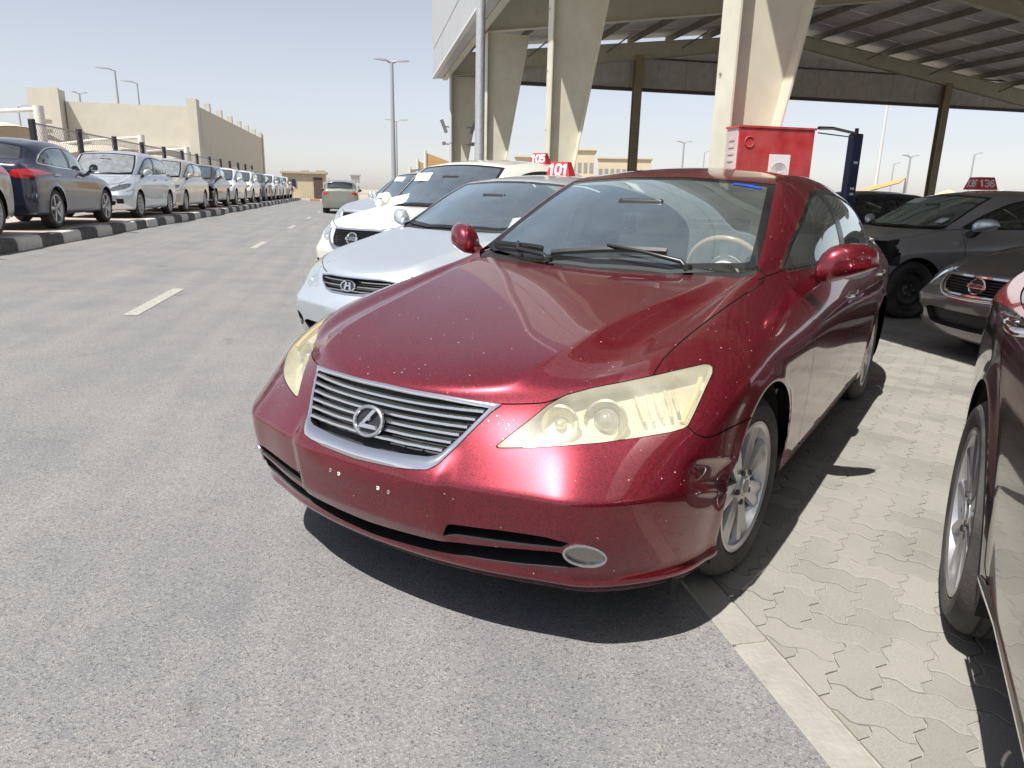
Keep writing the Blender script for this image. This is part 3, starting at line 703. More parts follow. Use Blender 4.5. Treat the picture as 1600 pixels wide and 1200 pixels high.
def build_hero():
    root = empty('red_saloon_car', (0, 0, 0), R_(-45))
    RED = paint('wine_red_paint', (.085, .0022, .009), flake=.9, metal=.65, rough=.33, specks=.55, dust=.02, scuff=.7, hi=(.27, .008, .024))
    s = Skin(4)
    # soft body-side modelling: arch flare, bumper swage
    P = s.B
    for Y in (0, 2.776):
        r = np.hypot(P[:, 1]-Y, P[:, 2]-.33); k = np.exp(-((r-.375)/.035)**2)*(P[:, 2] > .2)*(np.abs(P[:, 0]) > .6)
        P[:, 0] += np.sign(P[:, 0])*k*.009
    ax = np.abs(P[:, 0]); fr = P[:, 1] < -.3; zz = P[:, 2]
    st = np.clip((.325-ax)/.055, 0, 1); st = st*st*(3-2*st)
    P[:, 1] -= fr*.016*st*np.clip((zz-.30)/.06, 0, 1)*np.clip((.60-zz)/.06, 0, 1)
    nrm = np.stack([np.clip(P[:, 0]*.9, -.7, .7), np.full(len(P), -.8)], 1)
    k = fr*np.exp(-((zz-.245)/.022)**2); P[:, :2] += nrm*(k*.016)[:, None]
    # dent on the left bumper corner
    q = photo_px(P); k = np.exp(-(((q[:, 0]-1112)/34)**2+((q[:, 1]-748)/34)**2)**1.5)*(P[:, 0] > .6)*(P[:, 1] < 0)
    P[:, 0] -= k*.022; P[:, 1] += k*.012
    k = np.exp(-(((q[:, 0]-1118)/26)**2+((q[:, 1]-716)/7)**2))*(P[:, 0] > .6)*(P[:, 1] < 0); P[:, 0] += k*.010
    k = np.exp(-(((q[:, 0]-1112)/26)**2+((q[:, 1]-770)/6)**2))*(P[:, 0] > .6)*(P[:, 1] < 0); P[:, 0] += k*.010
    greenhouse(s)
    s.cut(s.sd(s.photo(), HEADL), 'headlamp')
    s.cut(s.sd(s.photo(), HEADL)+1.6, 'headlamp_lens', ('headlamp',))
    s.cut(s.sd(s.front(-.5), GRILLE_O), 'grille_frame'); s.cut(s.sd(s.front(-.5), GRILLE_I), 'grille_hole', ('grille_frame',))
    for pl in SLOTS: s.cut(s.sd(s.front(-.4), pl), 'slot')
    s.cut(s.sd(s.photo(), FOG), 'fog_ring', ('body', 'slot')); s.cut(s.sd(s.photo(), FOG)+3.4, 'fog_lens', ('fog_ring',))
    L = [('photo', crom(HOODLINE, 6)), ('photo', SEAM), ('photo', [(770, 631), (800, 631.5), (825, 631), (850, 629.5), (862, 626)])]+[('side', d) for d in DOORS]+[('top', [(.53, 1.30), (.535, 1.6), (.535, 2.2), (.525, 2.62)])]
    L += [('side', [(.52, .980), (.66, .993), (.78, 1.004)])]
    L += [('top', [(-.05, 3.345), (.3, 3.33), (.55, 3.26), (.605, 3.32), (.61, 3.75)])]
    gaps(s, L)
    # hood rear edge against the scuttle is the scuttle's own edge; front edge is the grille frame's top
    arches(s, None, (0, 2.776, .33), .372)
    s.finish(); s.normals()
    parts = panels(s, root, RED)
    s.part('panel_gap', 'gap', GAP, root, off=-.002)
    GL = glass('hero_windscreen_glass', (.88, .96, .95), 1.9, dust=.06, gc=(.72, .93, 1.)); SG = glass('hero_side_glass', (.76, .85, .80), .9, dust=.05)
    s.parts('window_trim', 'window_trim', CHROME, root, off=.002, thick=.006); s.parts('window_seal', 'window_seal', BLACK, root, off=-.003)
    s.parts('side_window', 'side_glass', SG, root, off=-.004); s.parts('window_pillar', 'pillar', TRIM, root, off=-.002)
    s.part('windscreen_surround', 'screen_frit', mat('frit_black', (.012, .012, .013), .08), root, off=-.002); s.part('windscreen', 'windscreen', GL, root, off=-.0025)
    s.part('scuttle', 'cowl', BLACK, root, off=-.02); s.part('rear_window_surround', 'rear_frit', mat('frit_black'), root, off=-.002); s.part('rear_window', 'rear_glass', SG, root, off=-.003)
    hl(s, root)
    Qf = np.stack([np.abs(s.B[:, 0]), s.B[:, 2]], 1); near = (s.B[:, 1] < -.5) & (Qf[:, 0] < .45); do, di = np.zeros(len(Qf)), np.ones(len(Qf))
    do[near] = np.maximum(0, -psdf(Qf[near], GRILLE_O)); di[near] = np.maximum(0, psdf(Qf[near], GRILLE_I)); tt = do/(do+di+1e-6)
    g = s.part('grille_frame', 'grille_frame', CHROME, root, off=.004+.018*tt*(1-tt)*np.clip((do+di)/.03, .4, 1.2), thick=.03)
    s.part('grille_recess', 'grille_hole', mat('grille_black', (.01, .01, .011), .6), g, recess=.035)
    yf = s.yfront()
    for i in range(6):
        z = .5925+i*.0203; xm = lin(z, [.56, .585, .635, .70], [.2, .258, .294, .338]); rings = []
        for x in np.linspace(-xm, xm, 33):
            y = yf(x, z); rings.append([(x, y-.003, z-.0055), (x, y-.008, z-.002), (x, y-.006, z+.004), (x, y+.006, z+.0065), (x, y+.010, z+.004), (x, y+.008, z-.004)])
        MB().loft(rings).build('grille_bar', SATIN, g, smooth=50)
    for x in np.linspace(-.24, .24, 9):
        MB().box((x-.003, yf(x, .6)+.012, .575), (x+.003, yf(x, .6)+.02, .59)).build('grille_post', BLACK, g)
    # emblem: oval ring with a slanted letter
    ey = yf(0, .628)-.022; tl = math.atan2(yf(0, .66)-yf(0, .60), .06)
    T = Matrix.Translation((0, ey, .630)) @ Matrix.Rotation(tl*-.6, 4, 'X')
    e = MB(); e.tube([(.054*math.cos(a), 0, .042*math.sin(a)) for a in np.linspace(0, 2*np.pi, 48)], .0062, 8, False)
    def stroke(p): e.prism([(a, b) for a, b in p], 1, -.007, .003)
    # the slanted letter, drawn for a viewer in front (mirrored in X as the car faces the viewer)
    for poly in ([(.012, .036), (.026, .034), (-.012, -.012), (-.022, -.010)], [(-.024, -.009), (.034, -.009), (.042, -.020), (-.030, -.022)]): stroke([(x, z) for x, z in poly][::-1])
    e.xf(T); e.build('emblem', SATIN, g, smooth=40)
    b = MB(); b.lathe([(.006, .001), (.004, 1.)], 40, 1); b.V = [(x*.052, y, z*.04) for x, y, z in b.V]; b.xf(T); b.build('emblem_plate', mat('emblem_dark', (.04, .04, .045), .3, .5), g)
    # lower slots, fog lamps
    s.parts('air_slot', 'slot', mat('grille_black'), root, recess=.07)
    fr = s.parts('fog_lamp', 'fog_ring', SATIN, root, off=.004, thick=.02)
    for f_ in s.islands('fog_lens'): s.part('fog_lens', f_, mat('fog_glass', (.30, .29, .25), .12, .55, coat=1., var=.2, vs=8), [q_ for q_ in fr if (q_.data.vertices[0].co.x > 0) == (s.W[s.F[f_[0]][0]][0] > 0)][0], off=-.004)
    # plate screw holes
    for x, z in ((-.105, .470), (-.068, .468), (.088, .462), (.125, .458)):
        MB().lathe([(0, .0065), (-.002, .0045), (.002, .0015), (.003, .001)], 12, 1, (x, yf(x, z)-.0005, z)).build('plate_screw', mat('screw_white', (.6, .58, .54), .6) if abs(x) < .1 else mat('screw_grey', (.2, .19, .18), .6), parts.get('front_bumper',[root])[0])
    # wheels
    rm = mat('alloy_silver', (.60, .61, .62), .30, .8, dust=.35)
    for Y in (0, 2.776):
        for sd_ in (1, -1): wheel(root, (sd_*.872, Y, .327), .327, .215, .222, 'seven', steer=R_(-4) if Y == 0 else 0, side=sd_, rim_m=rm, spin=.42)
    liners(root, (0, 2.776), .33, .378)
    MB().box((-.82, -.55, .17), (.82, 3.6, .24)).build('underbody', mat('under_black', (.01, .01, .01), .9), root)
    MB().prism([(-.80, -.45), (-.62, -.64), (-.3, -.775), (.3, -.775), (.62, -.64), (.80, -.45)], 2, .185, .30).build('light_leak_shield', mat('under_black'), root)  # added filler that stops sunlight leaking between lip and underbody
    MB().box((-.48, -.62, .31), (.48, .30, .66)).build('engine_bay', mat('under_black'), root)
    # mirrors, handles
    dl = {1: [d for d in parts['door'] if np.mean([v.co.x for v in d.data.vertices]) > 0], -1: [d for d in parts['door'] if np.mean([v.co.x for v in d.data.vertices]) < 0]}
    for sd_ in (1, -1):
        ds = sorted(dl[sd_], key=lambda d: np.mean([v.co.y for v in d.data.vertices]))
        mirror(ds[0] if ds else root, (.815, .78, .955), sd_, RED, None, L=.215, h=.082)
        for i, (y, z) in enumerate(((1.56, .835), (2.60, .86))):
            handle(ds[min(i, len(ds)-1)] if ds else root, (.884, y, z), sd_, CHROME)
    interior(root, None, BEIGE, full=True)
    # lining behind the painted shell, seen through the glass
    f = np.where(np.isin(s.T, [s.lab('body'), s.lab('pillar'), s.lab('gap')]))[0]; c = s.W[s.F[f][:, 0]]
    s.part('door_lining', f[(c[:, 2] < .985) & (c[:, 2] > .42) & (c[:, 1] > .75) & (c[:, 1] < 2.9) & (np.abs(c[:, 0]) > .6)], BEIGE, root, off=-.05, flip=True)
    s.part('head_lining', f[(c[:, 2] > 1.0) & (c[:, 1] > .62) & (c[:, 1] < 3.1)], mat('lining_cream', (.5, .46, .38), .8), root, off=-.03, flip=True)
    # wipers
    for a, b, piv in (((-.40, .40), (.14, .45), (.02, .42)), ((.02, .42), (.60, .56), (.52, .50))): pass
    wipers(root, s)
    # blue glare painted as a strip in the upper corner of the windscreen
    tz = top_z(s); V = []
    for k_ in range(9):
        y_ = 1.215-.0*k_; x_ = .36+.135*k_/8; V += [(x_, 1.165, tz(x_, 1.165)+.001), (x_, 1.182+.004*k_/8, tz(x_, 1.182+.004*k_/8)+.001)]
    mk('blue_glare_strip', V, [(2*k_, 2*k_+2, 2*k_+3, 2*k_+1) for k_ in range(8)], mat('glare_blue', (.01, .06, .42), .3), root)
    return root, s
def top_z(s):
    m = (s.B[:, 2] > .7); P = s.B[m]; kd = KDTree(len(P))
    for i, p in enumerate(P): kd.insert((p[0], p[1], 0), i)
    kd.balance()
    def f(x, y):
        w_ = z = 0
        for co, i, dd in kd.find_n((x, y, 0), 4): k = 1/(dd+1e-4); w_ += k; z += k*P[i][2]
        return z/w_
    return f
def wipers(root, s):
    tz = top_z(s)
    for piv, elb, tip0, tip1 in (((.42, .475), (.22, .485), (-.215, .465), (.30, .545)), ((-.20, .415), (-.40, .47), (-.62, .60), (-.28, .50))):
        a = MB(); P = [(x, y, tz(x, y)+h) for (x, y), h in ((piv, .004), ((piv[0]*.85+elb[0]*.15, piv[1]*.85+elb[1]*.15), .03), (elb, .036), (((tip0[0]+tip1[0])/2, (tip0[1]+tip1[1])/2), .035))]
        a.tube(P, [.013, .011, .008, .006], 8)
        a.lathe([(0, .02), (.02, .018), (.026, .001)], 12, 2, P[0])
        w_ = a.build('wiper_arm', mat('wiper_black', (.012, .012, .012), .35), root, smooth=50)
        b = MB(); n = 9
        L = [(tip0[0]+(tip1[0]-tip0[0])*t, tip0[1]+(tip1[1]-tip0[1])*t) for t in np.linspace(0, 1, n)]
        b.loft([[(x, y-.009, tz(x, y)+.016), (x, y+.009, tz(x, y)+.016), (x, y+.002, tz(x, y)+.0295), (x, y-.002, tz(x, y)+.0295)] for x, y in L])
        b.loft([[(x, y-.003, tz(x, y)+.002), (x, y+.003, tz(x, y)+.002), (x, y+.003, tz(x, y)+.018), (x, y-.003, tz(x, y)+.018)] for x, y in L])
        b.build('wiper_blade', mat('wiper_black'), w_)
def hl(s, root):
    "headlamps: clouded yellow lens over a reflector pan with two round lamps and an amber strip"
    m, N, L, P = nodes('clouded_lens'); out = N['Material Output']
    P.inputs['Base Color'].default_value = (.60, .58, .46, 1); P.inputs['Roughness'].default_value = .25; P.inputs['Coat Weight'].default_value = 1.; P.inputs['Coat Roughness'].default_value = .08
    tr = N.new('ShaderNodeBsdfTransparent'); tr.inputs[0].default_value = (.97, .95, .85, 1)
    tc = N.new('ShaderNodeTexCoord'); nz = N.new('ShaderNodeTexNoise'); nz.inputs['Scale'].default_value = 9; nz.inputs['Detail'].default_value = 6; L.new(tc.outputs['Object'], nz.inputs['Vector'])
    mr = N.new('ShaderNodeMapRange'); mr.inputs[1].default_value = .3; mr.inputs[2].default_value = .75; mr.inputs[3].default_value = .20; mr.inputs[4].default_value = .45; L.new(nz.outputs['Fac'], mr.inputs[0])
    mx = N.new('ShaderNodeMixShader'); L.new(mr.outputs[0], mx.inputs[0]); L.new(tr.outputs[0], mx.inputs[1]); L.new(P.outputs[0], mx.inputs[2]); L.new(mx.outputs[0], out.inputs[0])
    refl = mat('lamp_reflector', (.80, .76, .62), .18, .85)
    for sd_ in (1, -1):
        f = np.where(s.T == s.lab('headlamp_lens'))[0]; c = s.W[s.F[f][:, 0]]; f = f[c[:, 0]*sd_ > 0]
        o = s.part('headlamp', f, m, root, off=.001)
        s.part('lamp_pan', f, mat('lamp_pan_cream', (.55, .53, .44), .35, .25, var=.15, vs=10), o, recess=.055, off=-.003)
        g = np.where(s.T == s.lab('headlamp'))[0]; c = s.W[s.F[g][:, 0]]; s.part('lamp_edge', g[c[:, 0]*sd_ > 0], GAP, o, off=-.002)
        q = photo_px(s.W[:, :]*[1, 1, 1] if sd_ > 0 else s.W*[-1, 1, 1])
        vis = (s.W[:, 0]*sd_ > .3) & (s.W[:, 1] < 0)
        for (px, py), r, proj in (((872, 655), .050, False), ((950, 650), .056, True)):
            i = np.where(vis)[0][np.argmin(np.hypot(q[vis][:, 0]-px, q[vis][:, 1]-py))]
            p, n = Vector(s.W[i]), Vector((.30*sd_, -.92, .22)).normalized(); p = p-Vector(s.N[i])*.030
            T = Matrix.Translation(p) @ n.to_track_quat('Z', 'Y').to_matrix().to_4x4()
            bw = MB(); bw.lathe([(-.045, .001), (-.04, r*.55), (-.02, r*.86), (-.004, r), (-.008, r+.006)], 36, 2); bw.xf(T); bo = bw.build('reflector_bowl', refl, o, smooth=50)
            b2 = MB()
            if proj: b2.lathe([(-.03, r*.62), (-.012, r*.62), (-.008, r*.54)], 32, 2); b2.lathe([(-.012, r*.56), (.002, r*.45), (.010, r*.25), (.013, .001)], 32, 2)
            else: b2.lathe([(-.04, .016), (-.012, .015), (-.004, .009), (-.002, .001)], 20, 2)
            b2.xf(T); b2.build('lamp_bulb', mat('projector_glass', (.35, .36, .36), .05, .6, coat=1.) if proj else refl, bo, smooth=50)
        # ribbed turn-lamp reflector in the outer third
        for px, py, qx, qy in ((1000, 612, 1012, 652), (1014, 609, 1026, 648), (1028, 606, 1040, 644), (1042, 603, 1053, 640), (1056, 600, 1065, 636)):
            pp = []
            for ax_, ay_ in ((px, py), ((px+qx)/2, (py+qy)/2), (qx, qy)):
                i = np.where(vis)[0][np.argmin(np.hypot(q[vis][:, 0]-ax_, q[vis][:, 1]-ay_))]; pp.append(tuple(Vector(s.W[i])-Vector(s.N[i])*.034))
            MB().tube(pp, .006, 6).build('reflector_rib', mat('lamp_pan_cream'), o, smooth=60)
        # amber strip at the outer end
        ids = []
        for px, py in ((1103, 588), (1094, 612), (1083, 638), (1073, 660)):
            i = np.where(vis)[0][np.argmin(np.hypot(q[vis][:, 0]-px+5, q[vis][:, 1]-py))]; ids.append(tuple(Vector(s.W[i])-Vector(s.N[i])*.016))
        MB().tube(ids, .008, 8).build('amber_reflector', mat('amber', (.60, .44, .22), .3, coat=.6), o, smooth=60)
FOG = ell(913.5, 868, 35, 17, rot=R_(9))
SLOTS = [[(.30, .392), (.45, .403), (.58, .405), (.635, .397), (.61, .376), (.53, .366), (.40, .360), (.285, .352)],
         [(-.05, .314), (0, .314), (.25, .325), (.41, .341), (.54, .354), (.60, .362), (.64, .35), (.668, .325), (.655, .314), (.60, .305), (.5, .292), (.35, .284), (.23, .273), (0, .262), (-.05, .262)]]
HOODLINE = [(1022, 584), (1036, 562), (1062, 536), (1095, 509), (1130, 483), (1165, 459), (1187, 446), (1195, 434), (1192, 425), (1180, 418)]
SEAM = [(1076, 668), (1087, 678), (1101, 684), (1114, 682), (1140, 669), (1180, 650), (1215, 632)]
# ------------------------------------------------------------------ ground, road, kerbs, paving
def asphalt_mat():
    m, N, L, P = nodes('worn_asphalt'); P.inputs['Roughness'].default_value = .88; P.inputs['Specular IOR Level'].default_value = .3
    tc = N.new('ShaderNodeTexCoord')
    def nz(s, d=3., r=.6):
        n = N.new('ShaderNodeTexNoise'); n.inputs['Scale'].default_value = s; n.inputs['Detail'].default_value = d; n.inputs['Roughness'].default_value = r; L.new(tc.outputs['Object'], n.inputs['Vector']); return n
    def ramp(src, stops):
        r = N.new('ShaderNodeValToRGB'); e = r.color_ramp.elements
        while len(e) < len(stops): e.new(.5)
        for k, (p, c) in enumerate(stops): e[k].position = p; e[k].color = (*c, 1)
        L.new(src, r.inputs[0]); return r.outputs[0]
    vo = N.new('ShaderNodeTexVoronoi'); vo.inputs['Scale'].default_value = 210; L.new(tc.outputs['Object'], vo.inputs['Vector'])
    sp = N.new('ShaderNodeSeparateColor'); L.new(vo.outputs['Color'], sp.inputs[0])
    stone = ramp(sp.outputs[0], [(.0, (.075, .078, .084)), (.12, (.150, .151, .153)), (.55, (.185, .184, .181)), (.85, (.212, .209, .20)), (1., (.27, .262, .24))])
    fine = nz(420, 2); big = nz(1.1, 6, .65); mid = nz(9, 5)
    mx = N.new('ShaderNodeMix'); mx.data_type = 'RGBA'; mx.blend_type = 'MULTIPLY'; mx.inputs[0].default_value = 1
    L.new(stone, mx.inputs[6]); L.new(ramp(big.outputs['Fac'], [(.3, (.84, .85, .88)), (.5, (1, 1, 1)), (.72, (1.12, 1.10, 1.05))]), mx.inputs[7])
    m2 = N.new('ShaderNodeMix'); m2.data_type = 'RGBA'; m2.blend_type = 'MULTIPLY'; m2.inputs[0].default_value = 1; L.new(mx.outputs[2], m2.inputs[6])
    L.new(ramp(fine.outputs['Fac'], [(.3, (.8, .8, .8)), (.7, (1.18, 1.18, 1.18))]), m2.inputs[7])
    # oil spots and sand stains
    sp2 = nz(2.4, 3); st = ramp(sp2.outputs['Fac'], [(.0, (1, 1, 1)), (.66, (1, 1, 1)), (.72, (.86, .84, .82)), (.8, (.74, .72, .70))])
    m3 = N.new('ShaderNodeMix'); m3.data_type = 'RGBA'; m3.blend_type = 'MULTIPLY'; m3.inputs[0].default_value = 1; L.new(m2.outputs[2], m3.inputs[6]); L.new(st, m3.inputs[7])
    # long scuffs along the road
    mp = N.new('ShaderNodeMapping'); mp.inputs['Scale'].default_value = (3.5, .12, 1); L.new(tc.outputs['Object'], mp.inputs[0])
    lg = N.new('ShaderNodeTexNoise'); lg.inputs['Scale'].default_value = 1.4; lg.inputs['Detail'].default_value = 5; L.new(mp.outputs[0], lg.inputs['Vector'])
    m4 = N.new('ShaderNodeMix'); m4.data_type = 'RGBA'; m4.blend_type = 'MULTIPLY'; m4.inputs[0].default_value = 1; L.new(m3.outputs[2], m4.inputs[6]); L.new(ramp(lg.outputs['Fac'], [(.3, (.90, .90, .92)), (.7, (1.07, 1.06, 1.04))]), m4.inputs[7])
    L.new(m4.outputs[2], P.inputs['Base Color'])
    bp = N.new('ShaderNodeBump'); bp.inputs['Strength'].default_value = .5; bp.inputs['Distance'].default_value = .004; L.new(vo.outputs['Distance'], bp.inputs['Height']); L.new(bp.outputs[0], P.inputs['Normal'])
    return m
def plane(name, x0, x1, y0, y1, z, m, kind='structure'):
    o = mk(name, [(x0, y0, z), (x1, y0, z), (x1, y1, z), (x0, y1, z)], [(0, 1, 2, 3)], m); o['kind'] = kind; return o
SAND = mat('sandy_ground', (.33, .28, .21), .95, var=.15, vs=.6, bump=.3, bs=8)
JOINT = mat('sand_joint', (.29, .27, .225), .95, var=.15, vs=30, bump=.2, bs=200)
ground = plane('ground', -700, 700, -200, 1500, -.03, SAND)
def road_z(x): return float(lin(x, [-5.95, -1.2, 2], [.22, 0, 0]))     # the road rises towards the left kerb
_rx = [-5.99, -4.8, -3.6, -2.4, -1.2, .385]
road = mk('road', [(x, y, road_z(x)) for y in (-40, 66) for x in _rx], [(i, i+1, i+7, i+6) for i in range(5)], asphalt_mat()); road['kind'] = 'structure'
bed = plane('paving_bed', .40, 60, -30, 60, -.0035, JOINT)
# pavers: wavy interlocking blocks laid herringbone, turned 45 degrees to the road
def paver_mat():
    m, N, L, P = nodes('concrete_paver'); P.inputs['Roughness'].default_value = .9; P.inputs['Specular IOR Level'].default_value = .25
    tc = N.new('ShaderNodeTexCoord'); oi = N.new('ShaderNodeObjectInfo'); ge = N.new('ShaderNodeNewGeometry')
    ad = N.new('ShaderNodeMath'); L.new(oi.outputs['Random'], ad.inputs[0]); L.new(ge.outputs['Random Per Island'], ad.inputs[1])
    fr = N.new('ShaderNodeMath'); fr.operation = 'FRACT'; L.new(ad.outputs[0], fr.inputs[0])
    r = N.new('ShaderNodeValToRGB'); e = r.color_ramp.elements; e[0].color = (.185, .178, .162, 1); e[1].color = (.262, .252, .226, 1); L.new(fr.outputs[0], r.inputs[0])
    n = N.new('ShaderNodeTexNoise'); n.inputs['Scale'].default_value = 260; n.inputs['Detail'].default_value = 3; L.new(ge.outputs['Position'], n.inputs['Vector'])
    r2 = N.new('ShaderNodeValToRGB'); r2.color_ramp.elements[0].position = .3; r2.color_ramp.elements[0].color = (.62, .62, .65, 1); r2.color_ramp.elements[1].position = .7; r2.color_ramp.elements[1].color = (1.2, 1.19, 1.16, 1); L.new(n.outputs['Fac'], r2.inputs[0])
    mx = N.new('ShaderNodeMix'); mx.data_type = 'RGBA'; mx.blend_type = 'MULTIPLY'; mx.inputs[0].default_value = .8; L.new(r.outputs[0], mx.inputs[6]); L.new(r2.outputs[0], mx.inputs[7])
    n2 = N.new('ShaderNodeTexNoise'); n2.inputs['Scale'].default_value = 2.2; n2.inputs['Detail'].default_value = 7; L.new(ge.outputs['Position'], n2.inputs['Vector'])
    mr = N.new('ShaderNodeMapRange'); mr.inputs[1].default_value = .38; mr.inputs[2].default_value = .66; mr.inputs[3].default_value = .05; mr.inputs[4].default_value = .7; L.new(n2.outputs['Fac'], mr.inputs[0])
    m2 = N.new('ShaderNodeMix'); m2.data_type = 'RGBA'; L.new(mr.outputs[0], m2.inputs[0]); L.new(mx.outputs[2], m2.inputs[6]); m2.inputs[7].default_value = (.262, .25, .218, 1)
    L.new(m2.outputs[2], P.inputs['Base Color'])
    bp = N.new('ShaderNodeBump'); bp.inputs['Strength'].default_value = .35; bp.inputs['Distance'].default_value = .003; L.new(n.outputs['Fac'], bp.inputs['Height']); L.new(bp.outputs[0], P.inputs['Normal'])
    return m
PAVER = paver_mat(); PA = .114
def paver_outline(w_, h_):
    "outline of a w x h cell block with wavy edges that match the neighbours"
    am = .0135; E_ = []
    wave = [(0, 0), (.16, .7), (.34, 1.), (.5, .1), (.66, -.9), (.84, -.75)]
    for i in range(w_): E_ += [((i+t)*PA, v*am) for t, v in wave]
    for j in range(h_): E_ += [(w_*PA-v*am, (j+t)*PA) for t, v in wave]
    top = []
    for i in range(w_): top += [((i+t)*PA, h_*PA+v*am) for t, v in wave]
    top.append((w_*PA, h_*PA)); E_ += top[::-1][:-1]
    left = []
    for j in range(h_): left += [(-v*am, (j+t)*PA) for t, v in wave]
    left.append((0, h_*PA)); E_ += left[::-1][:-1]
    return np.array(E_)
def inset(P, d):
    n = len(P); out = []
    for i in range(n):
        a, b = P[i]-P[i-1], P[(i+1) % n]-P[i]; a = a/np.hypot(*a); b = b/np.hypot(*b)
        t = np.array([-(a+b)[1], (a+b)[0]]); L_ = np.hypot(*t); t = t/(L_ if L_ > 1e-6 else 1); c = max(.5, t@np.array([-a[1], a[0]])); out.append(P[i]+t*d/c)
    return np.array(out)
def paver_geo(w_, h_):
    o = paver_outline(w_, h_); a, b = inset(o, .0022), inset(o, .0062); c = np.array([w_, h_])*PA/2; n = len(o)
    V = [(x-c[0], y-c[1], -.012) for x, y in a]+[(x-c[0], y-c[1], -.0025) for x, y in a]+[(x-c[0], y-c[1], 0) for x, y in b]
    F = [(i, (i+1) % n, n+(i+1) % n, n+i) for i in range(n)]+[(n+i, n+(i+1) % n, 2*n+(i+1) % n, 2*n+i) for i in range(n)]+[tuple(range(2*n, 3*n))]
    return V, F
geoH, geoV = paver_geo(2, 1), paver_geo(1, 2)
meshH = mk('paver', *geoH, PAVER); meshV = mk('paver', *geoV, PAVER); mH, mV = meshH.data, meshV.data
bpy.data.objects.remove(meshH); bpy.data.objects.remove(meshV)
cells = []
for i in range(-70, 120):
    for j in range(-75, 130):
        k = (i-j) % 4
        if k not in (0, 3): continue
        x, y = i*PA, j*PA; cx, cy = (x+PA, y+PA/2) if k == 0 else (x+PA/2, y+PA)
        wx, wy, _ = w2(cx, cy)
        if wx < .36 or wx > 14 or wy < -6 or wy > 12: continue
        px = photo_px((cx, cy, 0)); dep = (np.array((cx, cy, 0))-CPOS)@CFW
        vis = dep > .3 and -50 < px[0] < 1650 and -50 < px[1] < 1270
        hid = -.80 < cx < .72 and -.6 < cy < 3.6     # under the red car
        cells.append((0 if vis and not hid else 1, dep, k, cx, cy))
cells.sort(); rest = MB(); paver_root = bed
for n_, (v, dep, k, cx, cy) in enumerate(cells):
    rn = random.Random(int(cx*1e4)*7919+int(cy*1e4)); z = .001*rn.uniform(-1, 1)+.0015; rz = R_(-45)+rn.uniform(-.012, .012)
    wx, wy, _ = w2(cx, cy)
    if wx < .70:        # cut to the edging stone
        O = paver_outline(2, 1) if k == 0 else paver_outline(1, 2); O = inset(O, .0022)-np.array([2, 1] if k == 0 else [1, 2])*PA/2
        c, s_ = math.cos(rz), math.sin(rz); Pw = [(wx+x*c-y*s_, wy+x*s_+y*c) for x, y in O]; out = []
        for q_ in range(len(Pw)):
            a_, b_ = Pw[q_], Pw[(q_+1) % len(Pw)]
            if a_[0] > .508: out.append(a_)
            if (a_[0] > .508) != (b_[0] > .508): t_ = (.508-a_[0])/(b_[0]-a_[0]); out.append((.508, a_[1]+(b_[1]-a_[1])*t_))
        if len(out) < 4: continue
        ar = abs(sum(out[i_][0]*out[(i_+1) % len(out)][1]-out[(i_+1) % len(out)][0]*out[i_][1] for i_ in range(len(out))))/2
        if ar < .0015: continue
        if n_ < 300: MB().prism([(x-wx, y-wy) for x, y in out], 2, -.012, 0).build('paver', PAVER, paver_root, loc=(wx, wy, z))
        else: rest.prism(out, 2, -.012, z)
        continue
    if n_ < 300:
        o = bpy.data.objects.new('paver', mH if k == 0 else mV); link(o, paver_root); o.location = (wx, wy, z); o.rotation_euler = (rn.uniform(-.006, .006), rn.uniform(-.006, .006), rz)
    else:
        if v and dep > 6: continue
        c, s_ = math.cos(rz), math.sin(rz); V, F = geoH if k == 0 else geoV
        rest.add([(wx+x*c-y*s_, wy+x*s_+y*c, z+zz) for x, y, zz in V], F)
po = rest.build('paver_field', PAVER, paver_root); po['kind'] = 'stuff'
# beyond the built pavers
plane('far_paving', 14, 60, -30, 60, -.001, PAVER); plane('far_paving', .40, 14, 11.9, 60, -.001, PAVER)
# concrete edging stones between asphalt and pavers
EDGE = mat('edging_concrete', (.27, .258, .226), .9, var=.18, vs=5, bump=.25, bs=60)
edging = empty('edging_strip'); tag(edging, kind='structure')
em = MB().box((0, 0, -.10), (.118, .992, .004), .006); eo = em.build('edging_stone', EDGE, edging); eo.location = (.385, -8, 0)
for i in range(1, 40):
    c = eo.copy(); col.objects.link(c); c.parent = edging; c.location = (.385+rng.uniform(-.003, .003), -8+i, rng.uniform(-.002, .002))
# painted dashes
DASH = mat('worn_road_paint', (.36, .35, .30), .85, c2=(.22, .215, .20), vs=22)
dash_ys = [4.58, 12.6, 20.1, 27.6, 35.1, 42.6, 50]
for i, y in enumerate(dash_ys):
    L_ = 1.9; mk('road_marking', [(x, yy, road_z(x)+.004) for x, yy in ((-2.90, y), (-2.77, y), (-2.77, y+L_), (-2.90, y+L_))], [(0, 1, 2, 3)], DASH, parent=road)
# raised platform on the left with a black and white kerb
KX, PZ = -5.92, .42
plat = MB().box((-40, -40, -.02), (KX-.20, 70, PZ-.005)).build('pavement', mat('pink_paving', (.36, .30, .26), .9, var=.12, vs=4, bump=.2, bs=30)); plat['kind'] = 'structure'
kb = empty('kerb'); tag(kb, kind='structure')
KW = mat('kerb_white', (.58, .56, .52), .75, c2=(.42, .40, .36), vs=6, bump=.2, bs=40); KB = mat('kerb_black', (.035, .035, .038), .7, var=.4, vs=6, dust=.45, dust_c=(.22, .20, .17), bump=.2, bs=40)
kp = [(KX-.21, .1), (KX, .1), (KX-.005, PZ-.07), (KX-.03, PZ-.015), (KX-.06, PZ), (KX-.21, PZ)]
km = {}
for nm, m in (('w', KW), ('b', KB)):
    o = MB().prism(kp, 1, .004, .884).build('kerb_stone', m, kb, smooth=30); km[nm] = o.data; bpy.data.objects.remove(o)
